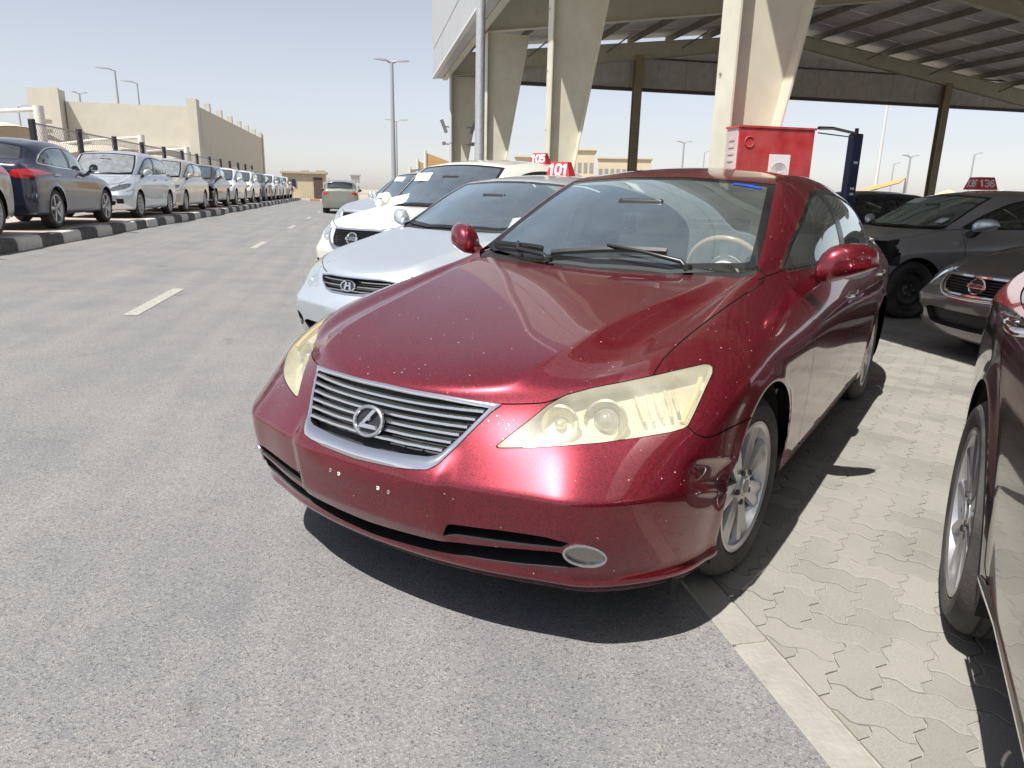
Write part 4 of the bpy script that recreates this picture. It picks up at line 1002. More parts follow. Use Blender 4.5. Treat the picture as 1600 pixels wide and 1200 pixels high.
for i in range(-14, 62):
    o = bpy.data.objects.new('kerb_stone', km['w' if i % 2 == 0 else 'b']); link(o, kb); o.location = (rng.uniform(-.008, .008), 9.89+i*.888, rng.uniform(-.004, .004)); o.rotation_euler = (0, 0, rng.uniform(-.004, .004))
# ------------------------------------------------------------------ steel canopy behind the red car
CREAM = mat('cream_steel_paint', (.60, .57, .46), .45, var=.08, vs=2, dust=.18)
canopy = tag(empty('steel_canopy', (2.67, 0, 0)), 'large steel-framed parking canopy with cream tapered columns and grey fascia', 'canopy')
def CP(mb, name, m, par=None, sm=False):
    mb.V = [(x-2.67, y, z) for x, y, z in mb.V]; return mb.build(name, m, par or canopy, smooth=sm)
COLY = [-10.2, -3.2, 3.9, 10.6, 17.5, 25.2]
for yc in COLY:
    fl = .17; top = 5.305
    def dep_(z): return .17+.178*z
    m = MB().box((2.67, yc-fl, 0), (2.69, yc+fl, top))
    m.prism([(2.69, 0), (2.67+dep_(0), 0), (2.67+dep_(top), top), (2.69, top)], 1, yc-.008, yc+.008)
    c = CP(m, 'column', CREAM)
    CP(MB().prism([(2.67+dep_(0), 0), (2.69+dep_(0), 0), (2.69+dep_(top), top), (2.67+dep_(top), top)], 1, yc-fl, yc+fl), 'column_flange', CREAM, c)
    CP(MB().box((2.60, yc-.25, .0), (2.95, yc+.25, .03)), 'base_plate', mat('base_steel', (.2, .19, .17), .6, .5), c)
    for z in (2.4, 3.4, 4.4): CP(MB().lathe([(2.668, .02), (2.66, .018), (2.655, .001)], 8, 0, (0, yc+.09, z)), 'bolt', mat('bolt_grey', (.35, .33, .28), .5, .4), c)
    # rafter up to the ridge and down the other side
    r = MB()
    for (xa, za), (xb, zb) in (((2.69, 6.05), (16.2, 7.55)), ((16.2, 7.55), (32, 5.35))):
        da, db = (.72, .42) if xa < 16 else (.42, .6)
        r.prism([(xa, za-da), (xb, zb-db), (xb, zb), (xa, za)], 1, yc-.008, yc+.008)
        r.prism([(xa, za-da-.02), (xb, zb-db-.02), (xb, zb-db), (xa, za-da)], 1, yc-.12, yc+.12)
        r.prism([(xa, za), (xb, zb), (xb, zb+.02), (xa, za+.02)], 1, yc-.12, yc+.12)
    CP(r, 'rafter', CREAM)
PUR = mat('purlin_dark', (.20, .18, .14), .7, var=.2, vs=3)
def roofz(x): return lin(x, [2.1, 16.2, 32], [6.10, 7.60, 5.40])
for x in list(np.arange(3.4, 32, 1.55)):
    z = float(roofz(x)); CP(MB().box((x, -12, z), (x+.07, 26, z+.20)), 'purlin', PUR)
ROOFM = mat('roof_sheet_grey', (.62, .62, .60), .6, var=.2, vs=1.2, dust=.3)
for k, yc in enumerate(np.arange(-12, 26, 1.9)):     # ribbed roof sheets, one by one
    m = MB()
    for xa, xb in ((2.1, 16.2), (16.2, 32)):
        za, zb = float(roofz(xa))+.21, float(roofz(xb))+.21
        m.add([(xa, yc, za), (xb, yc, zb), (xb, yc+1.89, zb), (xa, yc+1.89, za), (xa, yc, za+.03), (xb, yc, zb+.03), (xb, yc+1.89, zb+.03), (xa, yc+1.89, za+.03)], [(0, 1, 2, 3)[::-1], (4, 5, 6, 7), (0, 1, 5, 4), (2, 3, 7, 6), (0, 4, 7, 3), (1, 2, 6, 5)])
    CP(m, 'roof_sheet', ROOFM)
# fascia along the road, in upright panels, with trim and soffit
FAS = mat('fascia_grey', (.46, .47, .47), .45, .15, var=.05, vs=1.5, dust=.12)
for y in np.arange(-14, 26.3, 1.01):
    CP(MB().box((2.10, y+.006, 5.42), (2.16, min(y+1.004, 26.4), 8.5)), 'fascia_panel', FAS)
CP(MB().box((2.075, -14, 5.36), (2.20, 26.45, 5.425)), 'fascia_trim', mat('trim_white', (.62, .62, .60), .4))
CP(MB().box((2.20, -14, 5.375), (2.45, 26.4, 5.41)), 'soffit', FAS)
CP(MB().box((2.47, -14, 5.33), (2.64, 26.4, 5.53)), 'eaves_beam', CREAM)
CP(MB().box((2.10, 26.40, 5.42), (2.66, 26.46, 8.5)), 'fascia_end', FAS)
# end wall band with panels
BAND = mat('band_panel_grey', (.46, .46, .45), .75, var=.25, vs=3.5, c2=(.62, .615, .60), bump=.3, bs=14, dust=.25)
for x in np.arange(2.7, 31.5, 1.15):
    x1 = x+1.135; za, zb = float(roofz(x))-.45, float(roofz(x1))-.45; CP(MB().prism([(x, 5.30), (x1, 5.30), (x1, zb), (x, za)], 1, 25.42, 25.50), 'band_panel', BAND)
CP(MB().box((2.66, 25.38, 5.18), (32, 25.55, 5.295)), 'band_trim', mat('band_trim_dark', (.09, .085, .08), .7))
CP(MB().box((2.66, 25.36, 6.35), (32, 25.415, 6.40)), 'band_rail', mat('band_trim_dark'))
for x in (9.65, 23.35): 
    zt = float(roofz(x))-.5; CP(MB().box((x, 25.0, 0), (x+.30, 25.02, zt)).box((x, 25.26, 0), (x+.30, 25.28, zt)).box((x+.14, 25.02, 0), (x+.16, 25.26, zt)), 'end_post', mat('post_tan', (.33, .27, .18), .6, var=.15, vs=3))
# bracing rods
for x in (5.5, 8.5, 11.5, 19.5, 22.5, 26):
    z = float(roofz(x)); CP(MB().tube([(x, 25.1, z-.35), (x+.55, 24.0, z+.1)], .025, 6), 'brace', PUR)
# sign work on the fascia facing the road: ring mark (seen mirrored in the bonnet)
LOGO = mat('sign_white', (.75, .72, .66), .5)
m = MB()
for k in range(6):
    r = .30+.13*k; m2 = [(2.085, 8.6+r*math.cos(a), 7.0+r*math.sin(a)) for a in np.linspace(R_(20), R_(270), 26)]; m.tube(m2, .022, 5)
for k in range(6):
    x = .30+.13*k; m.tube([(2.085, 8.6-.1-x*.0-.13*k-.25, 7.95), (2.085, 8.6-.1-.13*k-.25, 6.9-.03*k)], .022, 5)
CP(m, 'sign_ring_mark', LOGO)
# downpipe, cctv cameras on the far column
CP(MB().tube([(2.62, 24.95, 0), (2.62, 24.95, 5.5)], .06, 12).tube([(2.62, 24.95, 3.0), (2.62, 24.95, 3.06)], .075, 12).tube([(2.62, 24.95, 1.9), (2.62, 24.95, 1.96)], .075, 12), 'downpipe', mat('pipe_grey', (.5, .5, .49), .5), sm=True)
for sx_, zz, big in ((-1, 3.55, True), (1, 3.55, True), (-1, 2.95, False), (1, 2.95, False)):
    o = tag(empty('security_camera', (2.60 if sx_ < 0 else 3.22-.05*(3.55-zz), 25.0, zz)), ('grey floodlight style camera' if big else 'small dark camera')+(' on road side of far canopy column' if sx_ < 0 else ' on inner side of far canopy column'), 'camera', 'cameras on the far canopy column')
    MB().tube([(0, 0, 0), (sx_*.18, -.05, 0)], .025, 6).build('bracket', mat('cam_grey', (.25, .25, .26), .4, .4), o)
    b = MB().box((-.05, -.14, -.06), (.05, .14, .06), .01) if not big else MB().box((-.06, -.03, -.25), (.06, .05, .25), .01)
    b.xf(Matrix.Translation((sx_*.24, -.05, .02)) @ Matrix.Rotation(sx_*R_(22 if big else 10), 4, 'Y')); b.build('housing', mat('cam_grey'), o)
# thick galvanised pole in front of the fascia
o = tag(empty('lamp_pole', (1.95, 13.9, 0)), 'thick galvanised pole rising in front of the grey canopy fascia', 'pole')
MB().tube([(0, 0, 0), (0, 0, 11)], [.115, .085], 16).build('shaft', mat('galvanised', (.48, .49, .50), .42, .6, var=.15, vs=14, bump=.2, bs=60), o, smooth=True)
MB().box((-.2, -.2, 0), (.2, .2, .03)).build('base_plate', mat('galvanised'), o)
# fire cabinet strapped to the near column
fc = tag(empty('fire_cabinet', (3.03, 3.5, .55)), 'faded red metal fire cabinet with white paper against the nearest canopy column', 'cabinet')
RC = mat('faded_red_enamel', (.40, .018, .022), .45, var=.25, vs=5, dust=.25, dust_c=(.5, .28, .25))
MB().box((-.375, .02, 0), (.375, .235, 1.35), .008).build('cabinet_body', mat('cabinet_side', (.50, .42, .38), .55, var=.12, vs=4), fc)
dr = MB().box((-.372, -.005, .012), (.372, .018, 1.338), .004).build('cabinet_door', RC, fc)
MB().box((-.385, -.012, 1.34), (.385, .24, 1.358)).build('cabinet_lid', RC, fc)
for k in range(4): MB().box((-.381, .07, 1.05+k*.06), (-.375, .17, 1.075+k*.06), .002).build('vent_slot', mat('cabinet_side'), fc)
MB().box((-.06, -.009, .82), (.15, -.0055, 1.12)).build('paper_sheet', mat('paper_white', (.72, .70, .68), .8), dr)
m = MB()
for k in range(5): m.tube([(.045+(.025+.014*k)*math.cos(a), -.0105, .97+(.025+.014*k)*math.sin(a)) for a in np.linspace(0, 2*math.pi, 22)], .0022, 4, False)
m.build('ring_mark', mat('print_grey', (.52, .45, .45), .8), dr)
MB().lathe([(-.02, .001), (-.018, .02), (-.006, .022)], 12, 1, (-.30, 0, .70)).build('door_lock', BLACK, dr)
MB().tube([(-.27+.045*math.cos(a), -.008, 1.22+.045*math.sin(a)) for a in np.linspace(0, 6.28, 20)], .005, 5, False).build('round_mark', mat('faded_mark', (.44, .06, .06), .6), dr)
# blue padded post with a thin arm
bp_ = tag(empty('padded_post', (5.75, 6.15, 0)), 'tall navy blue padded post with thin arm beside the red fire cabinet', 'post')
NAVY = mat('navy_pad', (.012, .018, .07), .55, var=.2, vs=6)
MB().box((-.07, -.07, 0), (.07, .07, 2.13), .015).build('pad', NAVY, bp_)
MB().tube([(0, 0, 2.13), (0, 0, 2.20)], .025, 8).build('post_cap', BLACK, bp_)
MB().tube([(0, -.02, 2.13), (-1.0, -.95, 2.09), (-1.55, -1.5, 2.03)], .018, 8).build('arm', mat('arm_dark', (.04, .05, .08), .4, .3), bp_)
MB().tube([(0, -.02, 2.08), (-1.55, -1.5, 1.98)], .007, 6).build('stay_wire', BLACK, bp_)
for z in (1.35, 1.42, 1.75): MB().box((-.03, -.073, z), (.03, -.070, z+.03)).build('print_mark', mat('paper_white'), bp_)
# ------------------------------------------------------------------ far left: building, shade canopies, fence, cabin
WALL = mat('beige_render', (.50, .475, .40), .85, var=.05, vs=1.2, bump=.1, bs=20)
bd = tag(empty('beige_building', (-16, 54.5, 0)), 'long windowless beige building with parapet fins behind the row of parked cars', 'building')
def BP(mb, name, m, par=None): mb.V = [(x+16, y-54.5, z) for x, y, z in mb.V]; return mb.build(name, m, par or bd)
W1 = BP(MB().box((-20.6, 55.2, 3.9), (-12.05, 56.2, 6.65)).box((-12.30, 55.6, 0), (-12.05, 90.2, 6.75)), 'wall', WALL)
BP(MB().box((-20.6, 56.2, 0), (-12.4, 57.0, 3.9)), 'ground_floor_wall', WALL)
BP(MB().box((-20.7, 54.9, 3.55), (-12.06, 56.4, 3.88)), 'canopy_slab', WALL)
BP(MB().box((-12.6, 54.5, 0), (-11.95, 55.6, 7.15)), 'corner_fin', WALL)
BP(MB().box((-22.6, 54.3, 0), (-20.7, 55.6, 7.35)).box((-21.2, 54.1, 4.0), (-20.6, 54.31, 7.4)), 'stair_tower', WALL)
for k in range(3): BP(MB().box((-22.3, 54.22, 4.1+k*.62), (-21.25, 54.305, 4.28+k*.62)), 'louvre', WALL)
for k in range(7): BP(MB().box((-12.4, 59.5+k*5, 6.75), (-12.0, 60.0+k*5, 7.35-.0*k)), 'parapet_fin', WALL)
BP(MB().box((-12.45, 89.8, 0), (-11.9, 90.5, 7.2)), 'corner_fin', WALL)
BP(MB().box((-16.5, 56.1, .2), (-13.2, 56.19, 3.3)), 'glazing', mat('dark_glazing', (.02, .05, .05), .1))
for k in range(3): BP(MB().box((-16.5+k*1.1-.03, 56.05, .2), (-16.5+k*1.1+.03, 56.1, 3.3)), 'mullion', SATIN)
# shade canopies: white columns with an arm and a fabric roof
FAB = mat('shade_fabric', (.50, .44, .34), .8, var=.1, vs=2)
WPOST = mat('white_post', (.62, .60, .55), .5, var=.06, vs=3)
for (px_, X, Y, H, lab) in ((0, -12.0, 27.6, 3.9, 'nearest, partly cut by the left picture edge'), (1, -12.0, 40.2, 3.75, 'in front of the beige building'), (2, -12.0, 50.5, 3.7, 'farthest, beside the building corner')):
    o = tag(empty('shade_canopy', (X, Y, 0)), 'cream fabric car shade on white column, '+lab, 'car shade', 'car shades behind the left row')
    MB().tube([(0, 0, 0), (0, 0, H)], .17, 16).build('column', WPOST, o, smooth=True)
    MB().tube([(0, 0, H-.12), (-2.4, 0, H-.35), (-5, 0, H-.75)], .075, 10).build('arm', WPOST, o, smooth=True)
    n = 9; V = []
    for i in range(n):
        for j in range(n):
            u, v = i/(n-1), j/(n-1); V.append((-.5-5.2*u, -3.2+6.4*v, H-1.05-.15*u+.85*(4*v*(1-v))**.9*(.35+.65*u)+.1*math.sin(u*9)))
    F = [(i*n+j, (i+1)*n+j, (i+1)*n+j+1, i*n+j+1) for i in range(n-1) for j in range(n-1)]
    V2 = V+[(x, y, z-.02) for x, y, z in V]; F2 = F+[tuple(k+n*n for k in f[::-1]) for f in F]
    mk('fabric_roof', V2, F2, FAB, o, smooth=True)
# chain link fence with black padded posts
fe = tag(empty('chain_link_fence', (-8.9, 18.8, PZ)), 'chain link fence with black padded posts behind the left row of cars', 'fence')
WIRE = mat('fence_wire', (.28, .27, .25), .5, .5)
for k in range(13):
    y = k*3.22
    MB().box((-.07, y-.07, .15), (.07, y+.07, 2.40), .02).build('post', mat('post_black', (.012, .012, .014), .6), fe)
    if k < 8:
        m = MB(); st = .16
        for q in np.arange(0, 3.2+2.1, st):
            for sg in (1, -1):
                a0, a1 = (q-2.1, q) if sg > 0 else (q, q-2.1)
                # diagonal wire clipped to the bay
                z0, z1, ya, yb = .2, 2.3, a0, a1
                f0 = lambda yy: z0+(yy-ya)/(yb-ya)*(z1-z0)
                lo, hi = max(0, min(ya, yb)), min(3.02, max(ya, yb))
                if hi-lo > .02: m.tube([(0, y+.1+lo, f0(lo)), (0, y+.1+hi, f0(hi))], .006, 3, False)
        o = m.build('wire_mesh', WIRE, fe); o['kind'] = 'stuff'
        MB().tube([(0, y, 2.3), (0, y+3.22, 2.3)], .022, 6).build('rail', WIRE, fe)
# site cabin at the road's end
cb = tag(empty('site_cabin', (-5.56, 63.9, .2)), 'cream portable cabin with brown door at the far end of the road', 'cabin')
CBM = mat('cabin_cream', (.56, .48, .32), .7, var=.06, vs=2)
cb.scale = (.84,)*3
MB().box((-2.15, 0, .15), (2.15, 2.6, 2.65)).build('wall', CBM, cb)
for k in range(18): MB().box((-2.12+k*.24, -.02, .2), (-2.08+k*.24, .0, 2.6)).build('rib', CBM, cb)
MB().box((-2.3, -.25, 2.65), (2.3, 2.8, 2.85)).build('roof', mat('cabin_roof', (.42, .36, .26), .8), cb)
MB().box((-.3, .4, 2.85), (.5, 1.2, 2.98)).box((1.2, .4, 2.85), (2.1, 1.5, 3.02)).build('roof_clutter', mat('cabin_clutter', (.4, .3, .2), .8), cb)
d_ = MB().box((.95, -.05, .2), (1.85, -.022, 2.3)).build('door', mat('brown_door', (.10, .065, .06), .5), cb)
MB().box((1.05, -.09, 1.2), (1.12, -.052, 1.28)).build('handle', SATIN, d_)
wn = MB().box((-1.75, -.05, 1.25), (-.75, -.022, 2.15)).build('window_frame', SATIN, cb)
for x in (-1.70, -1.22): MB().box((x, -.062, 1.3), (x+.42, -.052, 2.1)).build('pane', mat('dark_pane', (.03, .04, .05), .08), wn)
MB().box((-2.1, .1, 0), (2.1, 2.5, .15)).build('base_frame', BLACK, cb)
cs = tag(empty('chevron_sign', (-6.75, 60.6, .2)), 'red and white chevron road sign in front of the cream cabin', 'sign')
cs.scale = (.84,)*3
MB().box((-.75, -.015, .85), (.75, .015, 1.35)).build('board', mat('sign_face_white', (.75, .74, .72), .5), cs)
for k in range(3):
    x = -.55+k*.45; MB().prism([(x, .90), (x+.13, .90), (x+.33, 1.10), (x+.13, 1.30), (x, 1.30), (x+.2, 1.10)], 1, -.022, -.016).build('chevron', mat('sign_red', (.50, .03, .03), .5), cs)
for x in (-.5, .5): MB().box((x-.03, .016, 0), (x+.03, .06, 1.3)).build('leg', SATIN, cs)
eb = tag(empty('end_kerb', (0, 0, 0)), kind='structure')
for k in range(14): MB().box((-8+k*.75, 62.6, .02), (-8+k*.75+.74, 62.9, .34), .02).build('kerb_stone', KW if k % 2 else mat('kerb_orange', (.45, .22, .08), .7), eb)
# ------------------------------------------------------------------ street lamps
GREYP = mat('lamp_grey', (.36, .37, .38), .5, .3)
def lamp(x, y, h, heads, lab, r=.07, L_=1.0, rz=0., grp='street lamps'):
    o = tag(empty('street_lamp', (x, y, 0), rz), lab, 'street lamp', grp)
    MB().tube([(0, 0, 0), (0, 0, h)], [r*1.25, r*.75], 10).build('pole', GREYP, o, smooth=True)
    for sg in heads:
        MB().tube([(0, 0, h-.03), (sg*.25, 0, h+.03)], r*.5, 6).build('arm', GREYP, o)
        m = MB(); m.loft([[(sg*xx, yy*wd, h+.02+zz+hh) for yy, hh in ((-1, 0), (1, 0), (.8, th), (-.8, th))] for xx, wd, zz, th in ((.2, .06, .0, .05), (.35, .13, .02, .10), (.2+L_*.8, .14, .06, .09), (.2+L_, .07, .08, .04))]); m.build('lamp_head', mat('lamp_head_grey', (.30, .31, .31), .5), o, smooth=40)
def ray_at(px, py, dist):
    d = ((px-800)*CR+(600-py)*CU)/CF+CFW; d = np.array(w2(*d)); c = np.array(w2(*CPOS)); return c+d/np.hypot(d[0], d[1])*dist
def lamp_px(px, py, dist, heads, lab, **k):
    p = ray_at(px, py, dist); lamp(p[0], p[1], p[2], heads, lab, **k)
lamp_px(612, 97, 46, (1, -1), 'tall double-headed street lamp left of the canopy end', r=.13, L_=.85, rz=R_(10))
lamp_px(619, 189, 70, (1, -1), 'shorter double-headed street lamp just behind the tall one', r=.08, L_=.9)
lamp_px(179, 110, 72, (-1,), 'single-arm street lamp higher of the two over the beige building', r=.10, L_=1.3, rz=R_(15))
lamp_px(214, 130, 80, (-1,), 'single-arm street lamp right of the higher one over the beige building', r=.09, L_=1.2, rz=R_(15))
lamp_px(124, 146, 85, (1, -1), 'small double street lamp showing just above the beige parapet', r=.09, L_=.5, rz=R_(30))
lamp_px(28, 166, 75, (1,), 'small single street lamp behind the leftmost car shade', r=.08, L_=.9)
lamp_px(1069, 223, 70, (1, -1), 'double-headed street lamp left of the red cabinet', r=.09, L_=.55)
lamp_px(1101, 238, 95, (1,), 'faint single street lamp next to the red cabinet', r=.07, L_=.55)
lamp_px(1423, 245, 70, (1, -1), 'double-headed street lamp left of the tan canopy post', r=.09, L_=.55)
lamp_px(1397, 256, 90, (1,), 'faint single street lamp near the slim tall mast', r=.07, L_=.5)
lamp_px(1523, 241, 80, (1,), 'single street lamp above the numbered grey car', r=.08, L_=.6)
p = ray_at(1387, 160, 62); o = tag(empty('slim_mast', (p[0], p[1], 0)), 'slim tall pale mast right of the blue padded post', 'mast')
MB().tube([(0, 0, 0), (0, 0, 9.5)], [.16, .09], 10).build('shaft', mat('mast_pale', (.58, .58, .57), .5), o, smooth=True)
# ------------------------------------------------------------------ far buildings and shade sails
TAN = mat('tan_fabric', (.50, .30, .12), .8, var=.1, vs=1.5)
for k, (x0, x1, yt0, yt1) in enumerate(((641, 652, 264, 267), (653, 662, 252, 255), (665, 702, 239, 252))):
    Y = 62-6*k; a = ray_at(x0, 300, Y); b = ray_at(x1, 300, Y); za = ray_at(x0, yt0, Y)[2]; zb = ray_at(x1, yt1, Y)[2]
    o = tag(empty('shade_sail', (a[0], a[1], 0)), ('smallest farthest', 'middle', 'largest nearest')[k]+' tan fabric shade screen on white post left of the canopy', 'shade sail', 'tan shade screens')
    MB().tube([(0, 0, 0), (0, 0, za+.15)], .10, 8).build('post', WPOST, o)
    w_ = b[0]-a[0]; MB().add([(.1, 0, za), (w_, 0, zb), (w_, 0, .8), (.1, 0, .8), (.1, .06, za), (w_, .06, zb), (w_, .06, .8), (.1, .06, .8)], [(3, 2, 1, 0), (4, 5, 6, 7), (0, 1, 5, 4), (2, 3, 7, 6)]).build('fabric', TAN, o)
def far_building(x0, x1, yt, dist, lab, m, nwin, dep=12):
    a, b = ray_at(x0, yt, dist), ray_at(x1, yt, dist); z = (a[2]+b[2])/2; w_ = float(np.hypot(*(b-a)[:2]))
    o = tag(empty('distant_building', (a[0], a[1], 0), math.atan2(b[1]-a[1], b[0]-a[0])), lab, 'building')
    MB().box((0, 0, 0), (w_, dep, z-.3)).build('wall', m, o); MB().box((-.3, -.3, z-.3), (w_+.3, dep, z)).build('roof_slab', m, o)
    for r in range(2):
        for k in range(nwin):
            x = (k+.5)*w_/nwin; zz = 1.2+r*(z-1.5)/2
            MB().box((x-w_/nwin*.3, -.06, zz), (x+w_/nwin*.3, .02, zz+(z-1.5)/2*.45)).build('window', mat('far_window', (.25, .25, .24), .3), o)
    return o
FB = mat('far_beige', (.52, .46, .34), .85, var=.05, vs=.3)
far_building(806, 858, 243, 130, 'distant low beige building behind the second canopy column', FB, 5)
far_building(893, 930, 232, 125, 'distant taller beige block right of the second canopy column', FB, 4)
far_building(935, 1018, 246, 150, 'distant long beige building behind the slim end post', FB, 9)
far_building(548, 562, 272, 190, 'tiny pale tower block far down the road above the olive car', mat('far_grey', (.45, .45, .45), .9), 3)
# sails on the right
for k, (x0, y0, x1, y1, xc, yc, D) in enumerate(((1336, 297, 1416, 277, 1340, 303, 42),)):
    A, B_, C_ = ray_at(x0, y0, D), ray_at(x1, y1, D+4), ray_at(xc, yc, D-5)
    o = tag(empty('shade_sail', (A[0], A[1], 0)), 'pointed tan shade sail right of the blue padded post', 'shade sail')
    base_ = np.array([A[0], A[1], 0]); D_ = ray_at(x1-10, y1+8, D-2)
    V = [A-base_, B_-base_, D_-base_, C_-base_]; mk('fabric', V+[v-np.array([0, 0, .04]) for v in V], [(0, 1, 2, 3), (7, 6, 5, 4), (0, 4, 5, 1), (1, 5, 6, 2), (2, 6, 7, 3), (3, 7, 4, 0)], TAN, o)
    MB().tube([(B_-base_)*[1, 1, 0], B_-base_], .06, 8).build('post', WPOST, o); MB().tube([(0, 0, 0), A-base_], .06, 8).build('post', WPOST, o)
for k, (xc, wd, lab) in enumerate(((1483, 24, 'small tan pyramid tent left of the red number box'), (1566, 26, 'small tan pyramid tent right of the red number box'))):
    p = ray_at(xc, 296, 60); w_ = wd/1113*62
    o = tag(empty('pyramid_tent', (p[0], p[1], 0)), lab, 'tent'); zt, zb = p[2], p[2]-.75
    MB().add([(-w_, -w_, zb), (w_, -w_, zb), (w_, w_, zb), (-w_, w_, zb), (0, 0, zt)], [(0, 1, 4), (1, 2, 4), (2, 3, 4), (3, 0, 4), (3, 2, 1, 0)]).build('fabric', mat('tan_fabric_light', (.55, .42, .24), .8), o)
    for sx_ in (-1, 1):
        for sy_ in (-1, 1): MB().tube([(sx_*w_*.97, sy_*w_*.97, 0), (sx_*w_*.97, sy_*w_*.97, zb)], .05, 6).build('post', WPOST, o)
# ------------------------------------------------------------------ the other cars
WARPS = {
 'sedan': make_warp(yb=([-1, 0, .5, 2.776, 3.9], [-.93, 0, .42, 2.75, 3.72]), yr=([.4, 1.25, 2.7, 3.36], [.30, 1.18, 2.72, 3.28]), xs=.985, nose=.90),
 'sedan_low': make_warp(yb=([-1, 0, .5, 2.776, 3.9], [-.95, 0, .45, 2.76, 3.80]), yr=([.4, 1.25, 2.7, 3.36], [.34, 1.22, 2.70, 3.30]), zm=([.17, .33, .58, .835, .99, 1.45], [.17, .33, .58, .83, .97, 1.40]), nose=1.),
 'suv': make_warp(yb=([-1, 0, .48, 2.776, 3.33, 3.9], [-.90, 0, .42, 2.70, 3.55, 3.66]), yr=([.4, 1.25, 2.7, 3.36], [.40, 1.14, 3.24, 3.52]), zm=([.17, .33, .58, .74, .835, .99, 1.45], [.25, .43, .70, .90, .97, 1.10, 1.70]), xs=1.01, xroof=1.14, nose=.93),
 'crossover': make_warp(yb=([-1, 0, .48, 2.776, 3.33, 3.9], [-.90, 0, .42, 2.75, 3.50, 3.68]), yr=([.4, 1.25, 2.7, 3.36], [.40, 1.18, 3.02, 3.50]), zm=([.17, .33, .58, .74, .835, .99, 1.45], [.24, .41, .68, .86, .95, 1.09, 1.66]), xs=1.03, xroof=1.08, nose=.95),
 'crossover_slim': make_warp(yb=([-1, 0, .48, 2.776, 3.33, 3.9], [-.90, 0, .42, 2.75, 3.46, 3.62]), yr=([.4, 1.25, 2.7, 3.36], [.40, 1.18, 2.95, 3.44]), zm=([.17, .33, .58, .74, .835, .99, 1.45], [.22, .40, .66, .85, .94, 1.07, 1.64]), xs=.985, xroof=1.06),
 'van': make_warp(yb=([-1, 0, .48, 2.776, 3.33, 3.9], [-.92, 0, .26, 3.0, 3.88, 3.98]), yr=([.4, 1.25, 2.7, 3.36], [.20, 1.00, 3.6, 3.86]), zm=([.17, .33, .58, .74, .835, .99, 1.45], [.19, .38, .64, .84, .95, 1.09, 1.74]), xs=1.06, xroof=1.16),
}
GEO = {'sedan': (0, 2.75, .325, .365, .322), 'sedan_low': (0, 2.76, .325, .365, .322), 'suv': (0, 2.70, .365, .41, .36), 'crossover': (0, 2.75, .37, .415, .365), 'van': (0, 3.0, .345, .385, .34), 'crossover_slim': (0, 2.75, .37, .405, .362)}
HEADG = [(.40, .605), (.46, .665), (.60, .722), (.74, .755), (.805, .76), (.82, .735), (.80, .69), (.70, .64), (.52, .60)]
def opoly(pts): return [(-.05, pts[0][1])]+list(pts)+[(-.05, pts[-1][1])]
def bars(s, g, m, zs, xf, warp, proud=.006, th=.006):
    yf = s.yfront()
    for z in zs:
        xm = xf(z); rings = []
        for x in np.linspace(-xm, xm, 19):
            y = yf(x, z); rings.append([(x, y-proud, z-th*.7), (x, y-proud-.003, z+th*.5), (x, y+.008, z+th), (x, y+.008, z-th)])
        b = MB().loft(rings); b.V = [tuple(v) for v in warp(np.array(b.V))]; b.build('grille_bar', m, g, smooth=50)
def badge(root, s, warp, z, kind, sc_=1., m=None):
    "round maker's badge on the nose"
    yf = s.yfront(); p = warp(np.array([[0, yf(0, z), z]]))[0]; T = Matrix.Translation((p[0], p[1]-.016, p[2])) @ Matrix.Rotation(R_(-14), 4, 'X') @ Matrix.Scale(sc_, 4)
    e = MB(); m = m or CHROME
    if kind == 'oval_h':
        e.tube([(.062*math.cos(a), 0, .033*math.sin(a)) for a in np.linspace(0, 2*np.pi, 40)], .005, 6, False)
        for poly in ([(-.030, -.024), (-.016, -.026), (-.006, .022), (-.022, .026)], [(.018, -.026), (.032, -.022), (.022, .025), (.006, .022)], [(-.018, -.006), (.016, .000), (.020, .010), (-.012, .004)]): e.prism(poly, 1, -.005, .003)
        b = MB().lathe([(.004, .001), (.003, 1.)], 30, 1); b.V = [(x*.060, y, z_*.032) for x, y, z_ in b.V]
    elif kind == 'ring_bar':
        e.tube([(.062*math.cos(a), 0, .055*math.sin(a)) for a in np.linspace(0, 2*np.pi, 40)], .0075, 8, False); e.box((-.078, -.010, -.0155), (.078, .006, .0155), .003)
        b = MB().lathe([(.004, .001), (.003, .058)], 30, 1)
    else:
        e.tube([(.05*math.cos(a), 0, .04*math.sin(a)) for a in np.linspace(0, 2*np.pi, 30)], .006, 6, False)
        b = MB().lathe([(.004, .001), (.003, .045)], 24, 1)
    e.xf(T); o = e.build('badge', m, root, smooth=40); b.xf(T); b.build('badge_plate', mat('badge_black', (.03, .03, .035), .2), o)
    if kind == 'ring_bar':
        t = text_mesh('badge_lettering', 'NISSAN', .030*sc_, BLACK, o, .0008, bold=.0006, loc=(T @ Vector((0, -.0112, 0))), rot=(R_(90-14), 0, 0), sx=1.05)
    return o
